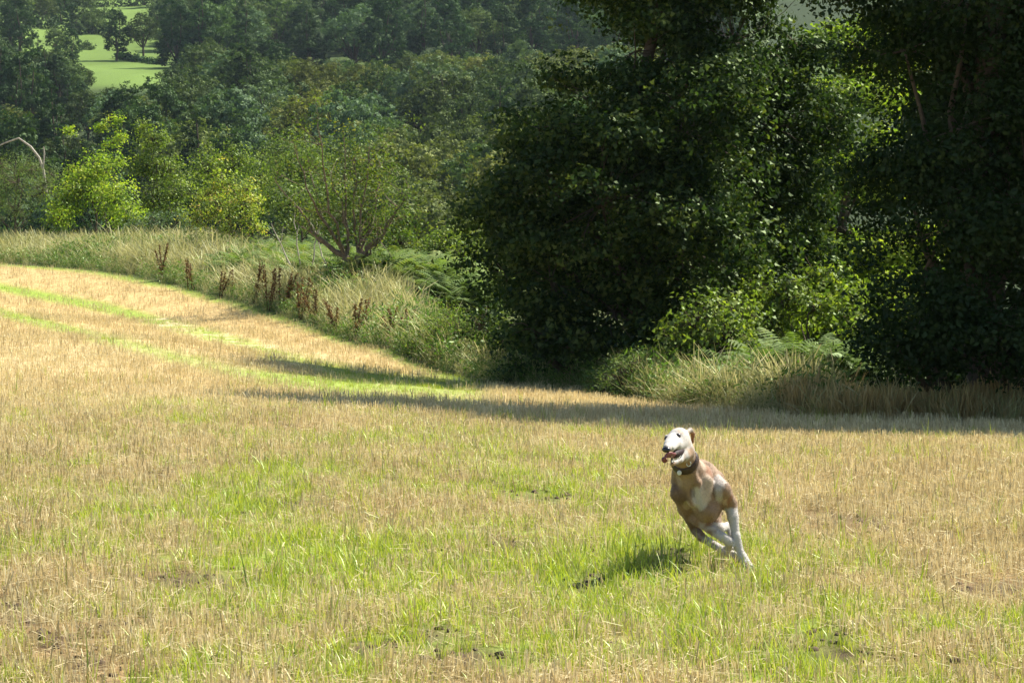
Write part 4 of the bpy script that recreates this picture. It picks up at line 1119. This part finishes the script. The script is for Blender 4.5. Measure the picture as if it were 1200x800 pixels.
def ribbon(pts, wid, thick, side, mat, name, n=9):
    """closed flattened strip following pts, fattened like a tongue or lip"""
    pts = np.array(pts); T = unit(np.gradient(pts, axis=0)); side = unit(np.asarray(side)[None] - (T @ np.asarray(side))[:, None] * T); up = np.cross(side, T)
    ang = np.arange(n) * 2 * math.pi / n
    w = np.array(wid); rings = pts[:, None] + w[:, None, None] * np.cos(ang)[None, :, None] * side[:, None] + thick * np.sin(ang)[None, :, None] * up[:, None] * np.minimum(1, w / w.max() * 1.4)[:, None, None]
    k = len(pts); i = np.arange(k - 1)[:, None] * n + np.arange(n)[None]; j = np.arange(k - 1)[:, None] * n + (np.arange(n)[None] + 1) % n
    return dput(name, rings.reshape(-1, 3), np.stack([i, j, j + n, i + n], -1).reshape(-1, 4), 4, mat)
A3 = lambda px, py, dy: at(px, py, D0 + dy)
def smooth_path(ctrl, wid, n=22):
    ctrl = np.array(ctrl); t = np.linspace(0, len(ctrl) - 1, n); q = np.stack([np.interp(t, np.arange(len(ctrl)), ctrl[:, i]) for i in range(3)], 1); w = np.interp(t, np.arange(len(ctrl)), wid)
    for _ in range(4): q[1:-1] = (q[:-2] + 2 * q[1:-1] + q[2:]) / 4
    return q, w
TONG = smooth_path([A3(795, 533.5, -.32), A3(789, 533.5, -.38), A3(784.5, 532.5, -.42), A3(781, 533, -.44), A3(779, 536, -.445), A3(778.8, 540.5, -.435), A3(779, 542, -.43)], [.012, .016, .019, .021, .021, .016, .004])
# mouth lining fills the gape between the jaws; near-black paints in its shade
v_, f_ = sphere(A3(794.5, 530.5, -.325), (.019, .066, .022), [hr, unit(A3(785, 535, -.40) - A3(801, 527, -.27)), hu])
dput('mouth_lining', v_, f_, 4, M['mouth'])
ribbon(*TONG, .0065, (0.3, -.5, .75), M['tongue'], 'tongue')
lipU = [A3(800.5, 526, -.29), A3(795, 529, -.345), A3(790, 530.5, -.38), A3(785, 531.5, -.41)]
lipL = [A3(800.8, 527.5, -.285), A3(797.8, 535, -.325), A3(792.5, 540.5, -.36), A3(787, 541.8, -.39)]
ribbon(lipL, [.006, .006, .005, .004], .005, (0, 0, 1), M['black'], 'lip')
def tooth(b, t, r):
    b, t = np.array(b), np.array(t); ax = unit(t - b); u_ = unit(np.cross(ax, (.3, 1, .2))); w_ = np.cross(ax, u_)
    ring = [b + r * (math.cos(a) * u_ + math.sin(a) * w_) for a in np.arange(6) * math.pi / 3]
    ring2 = [b * .4 + t * .6 + .6 * r * (math.cos(a) * u_ + math.sin(a) * w_) for a in np.arange(6) * math.pi / 3]
    Vv = np.array(ring + ring2 + [t] * 6)
    f = [(i, (i + 1) % 6, 6 + (i + 1) % 6, 6 + i) for i in range(6)] + [(6 + i, 6 + (i + 1) % 6, 12 + (i + 1) % 6, 12 + i) for i in range(6)]
    dput('tooth', Vv, np.array(f), 4, M['tooth'])
for i, t in enumerate(np.linspace(.05, .95, 7)):
    a_ = lipL[1] * (1 - t) + lipL[3] * t if True else 0
    q = np.array([np.interp(t, [0, .5, 1], [p[j] for p in lipL[1:]]) for j in range(3)])
    hgt = .017 if i == 5 else .009
    tooth(q + (0, -.002, .002), q + (.001, -.003, .004 + hgt), .0042)
for i, t in enumerate(np.linspace(.1, .95, 6)):
    q = np.array([np.interp(t, [0, .5, 1], [p[j] for p in lipU[1:]]) for j in range(3)])
    hgt = .018 if i == 4 else .008
    tooth(q + (0, -.003, -.002), q + (0, -.004, -.004 - hgt), .004)
# claws
for dx, dy, dz in ((-3.2, 0, 0), (-1.2, 1.2, -.012), (1.3, 1.0, -.014), (3.6, -.8, -.004)):
    q = A3(880 + dx * 1.05, 670 + dy, -.092 + dz)
    v_, f_ = sphere(q, (.003, .004, .007), nu=6, nv=4); dput('claw', v_, f_, 4, M['black'])
# collar: a band wrapped round the neck surface
cc_ = A3(802.5, 539, -.118); axn = unit(A3(799, 527, -.20) - A3(806, 556, .0)); axn = unit(axn + np.array((-.12, -.1, .05)))
u_ = unit(np.cross(axn, (0, 1, 0))); w_ = np.cross(axn, u_)
NR = 40; rows = (-.023, -.012, .012, .023)
Vc = []
for rrow in rows:
    rad = []
    for j in range(NR):
        a_ = 2 * math.pi * j / NR; dr = u_ * math.cos(a_) + w_ * math.sin(a_)
        o_ = cc_ + axn * rrow
        hp = bvh.ray_cast(Vector(o_), Vector(dr))
        rad.append(min(max((Vector(hp[0]) - Vector(o_)).length, .050), .078) if hp[0] else .062)
    rad = np.array(rad)
    for _ in range(4): rad = np.maximum(rad, (np.roll(rad, 1) + np.roll(rad, -1)) / 2)
    bulge = .0035 if abs(rrow) > .02 else .0065
    for j in range(NR):
        a_ = 2 * math.pi * j / NR; Vc.append(cc_ + axn * rrow + (u_ * math.cos(a_) + w_ * math.sin(a_)) * (rad[j] + bulge))
Vc = np.array(Vc); Fc = []
for r_ in range(3):
    for j in range(NR): Fc.append((r_ * NR + j, r_ * NR + (j + 1) % NR, (r_ + 1) * NR + (j + 1) % NR, (r_ + 1) * NR + j))
collar = dput('collar', Vc, np.array(Fc), 4, M['leather'])
sm = collar.modifiers.new('thick', 'SOLIDIFY'); sm.thickness = .004
def nearest_front(px, py):
    d = Vector(at(px, py, 10)).normalized()
    b2 = BVHTree.FromPolygons([tuple(v) for v in Vc], [tuple(f) for f in Fc]); hp = b2.ray_cast(Vector((0, 0, 0)), d)
    return np.array(hp[0]) if hp[0] else at(px, py, D0 - .19)
q = nearest_front(807, 543)
ang = np.linspace(0, 2 * math.pi, 13)
put('buckle', tubes('buckle', [(np.array([q - dog_base + np.array((math.cos(a) * .011, -.007, math.sin(a) * .013)) for a in ang]), np.full(13, .0026))], M['metal'], 6), dog)
q = nearest_front(796, 548.5)
v_, f_ = sphere(q + (0, -.008, -.022), (.012, .003, .013), nu=12, nv=8); dput('name_tag', v_, f_, 4, M['metal'])

# ------------------------------------------------------------------ haze
hz, hnt, hout = nodes('haze_air')
pv = hnt.nodes.new('ShaderNodeVolumePrincipled'); pv.inputs['Density'].default_value = .00006; pv.inputs['Color'].default_value = (.72, .86, 1, 1); pv.inputs['Anisotropy'].default_value = 0
hnt.links.new(pv.outputs[0], hout.inputs['Volume'])
x0, x1, y0, y1, z0, z1 = -2600, 2600, -330, 3150, -30, 175
hv = np.array([(x, y, z) for x in (x0, x1) for y in (y0, y1) for z in (z0, z1)], float)
hf = np.array([(0, 1, 3, 2), (4, 6, 7, 5), (0, 4, 5, 1), (2, 3, 7, 6), (0, 2, 6, 4), (1, 5, 7, 3)])
tag(put('haze', mesh_np('haze', hv, hf, 4, hz)), 'thin blue summer haze over the valley', None, None, 'stuff')
print('far trees', ntree, 'tris', sum(len(o.data.polygons) for o in COL.objects if o.type == 'MESH'))
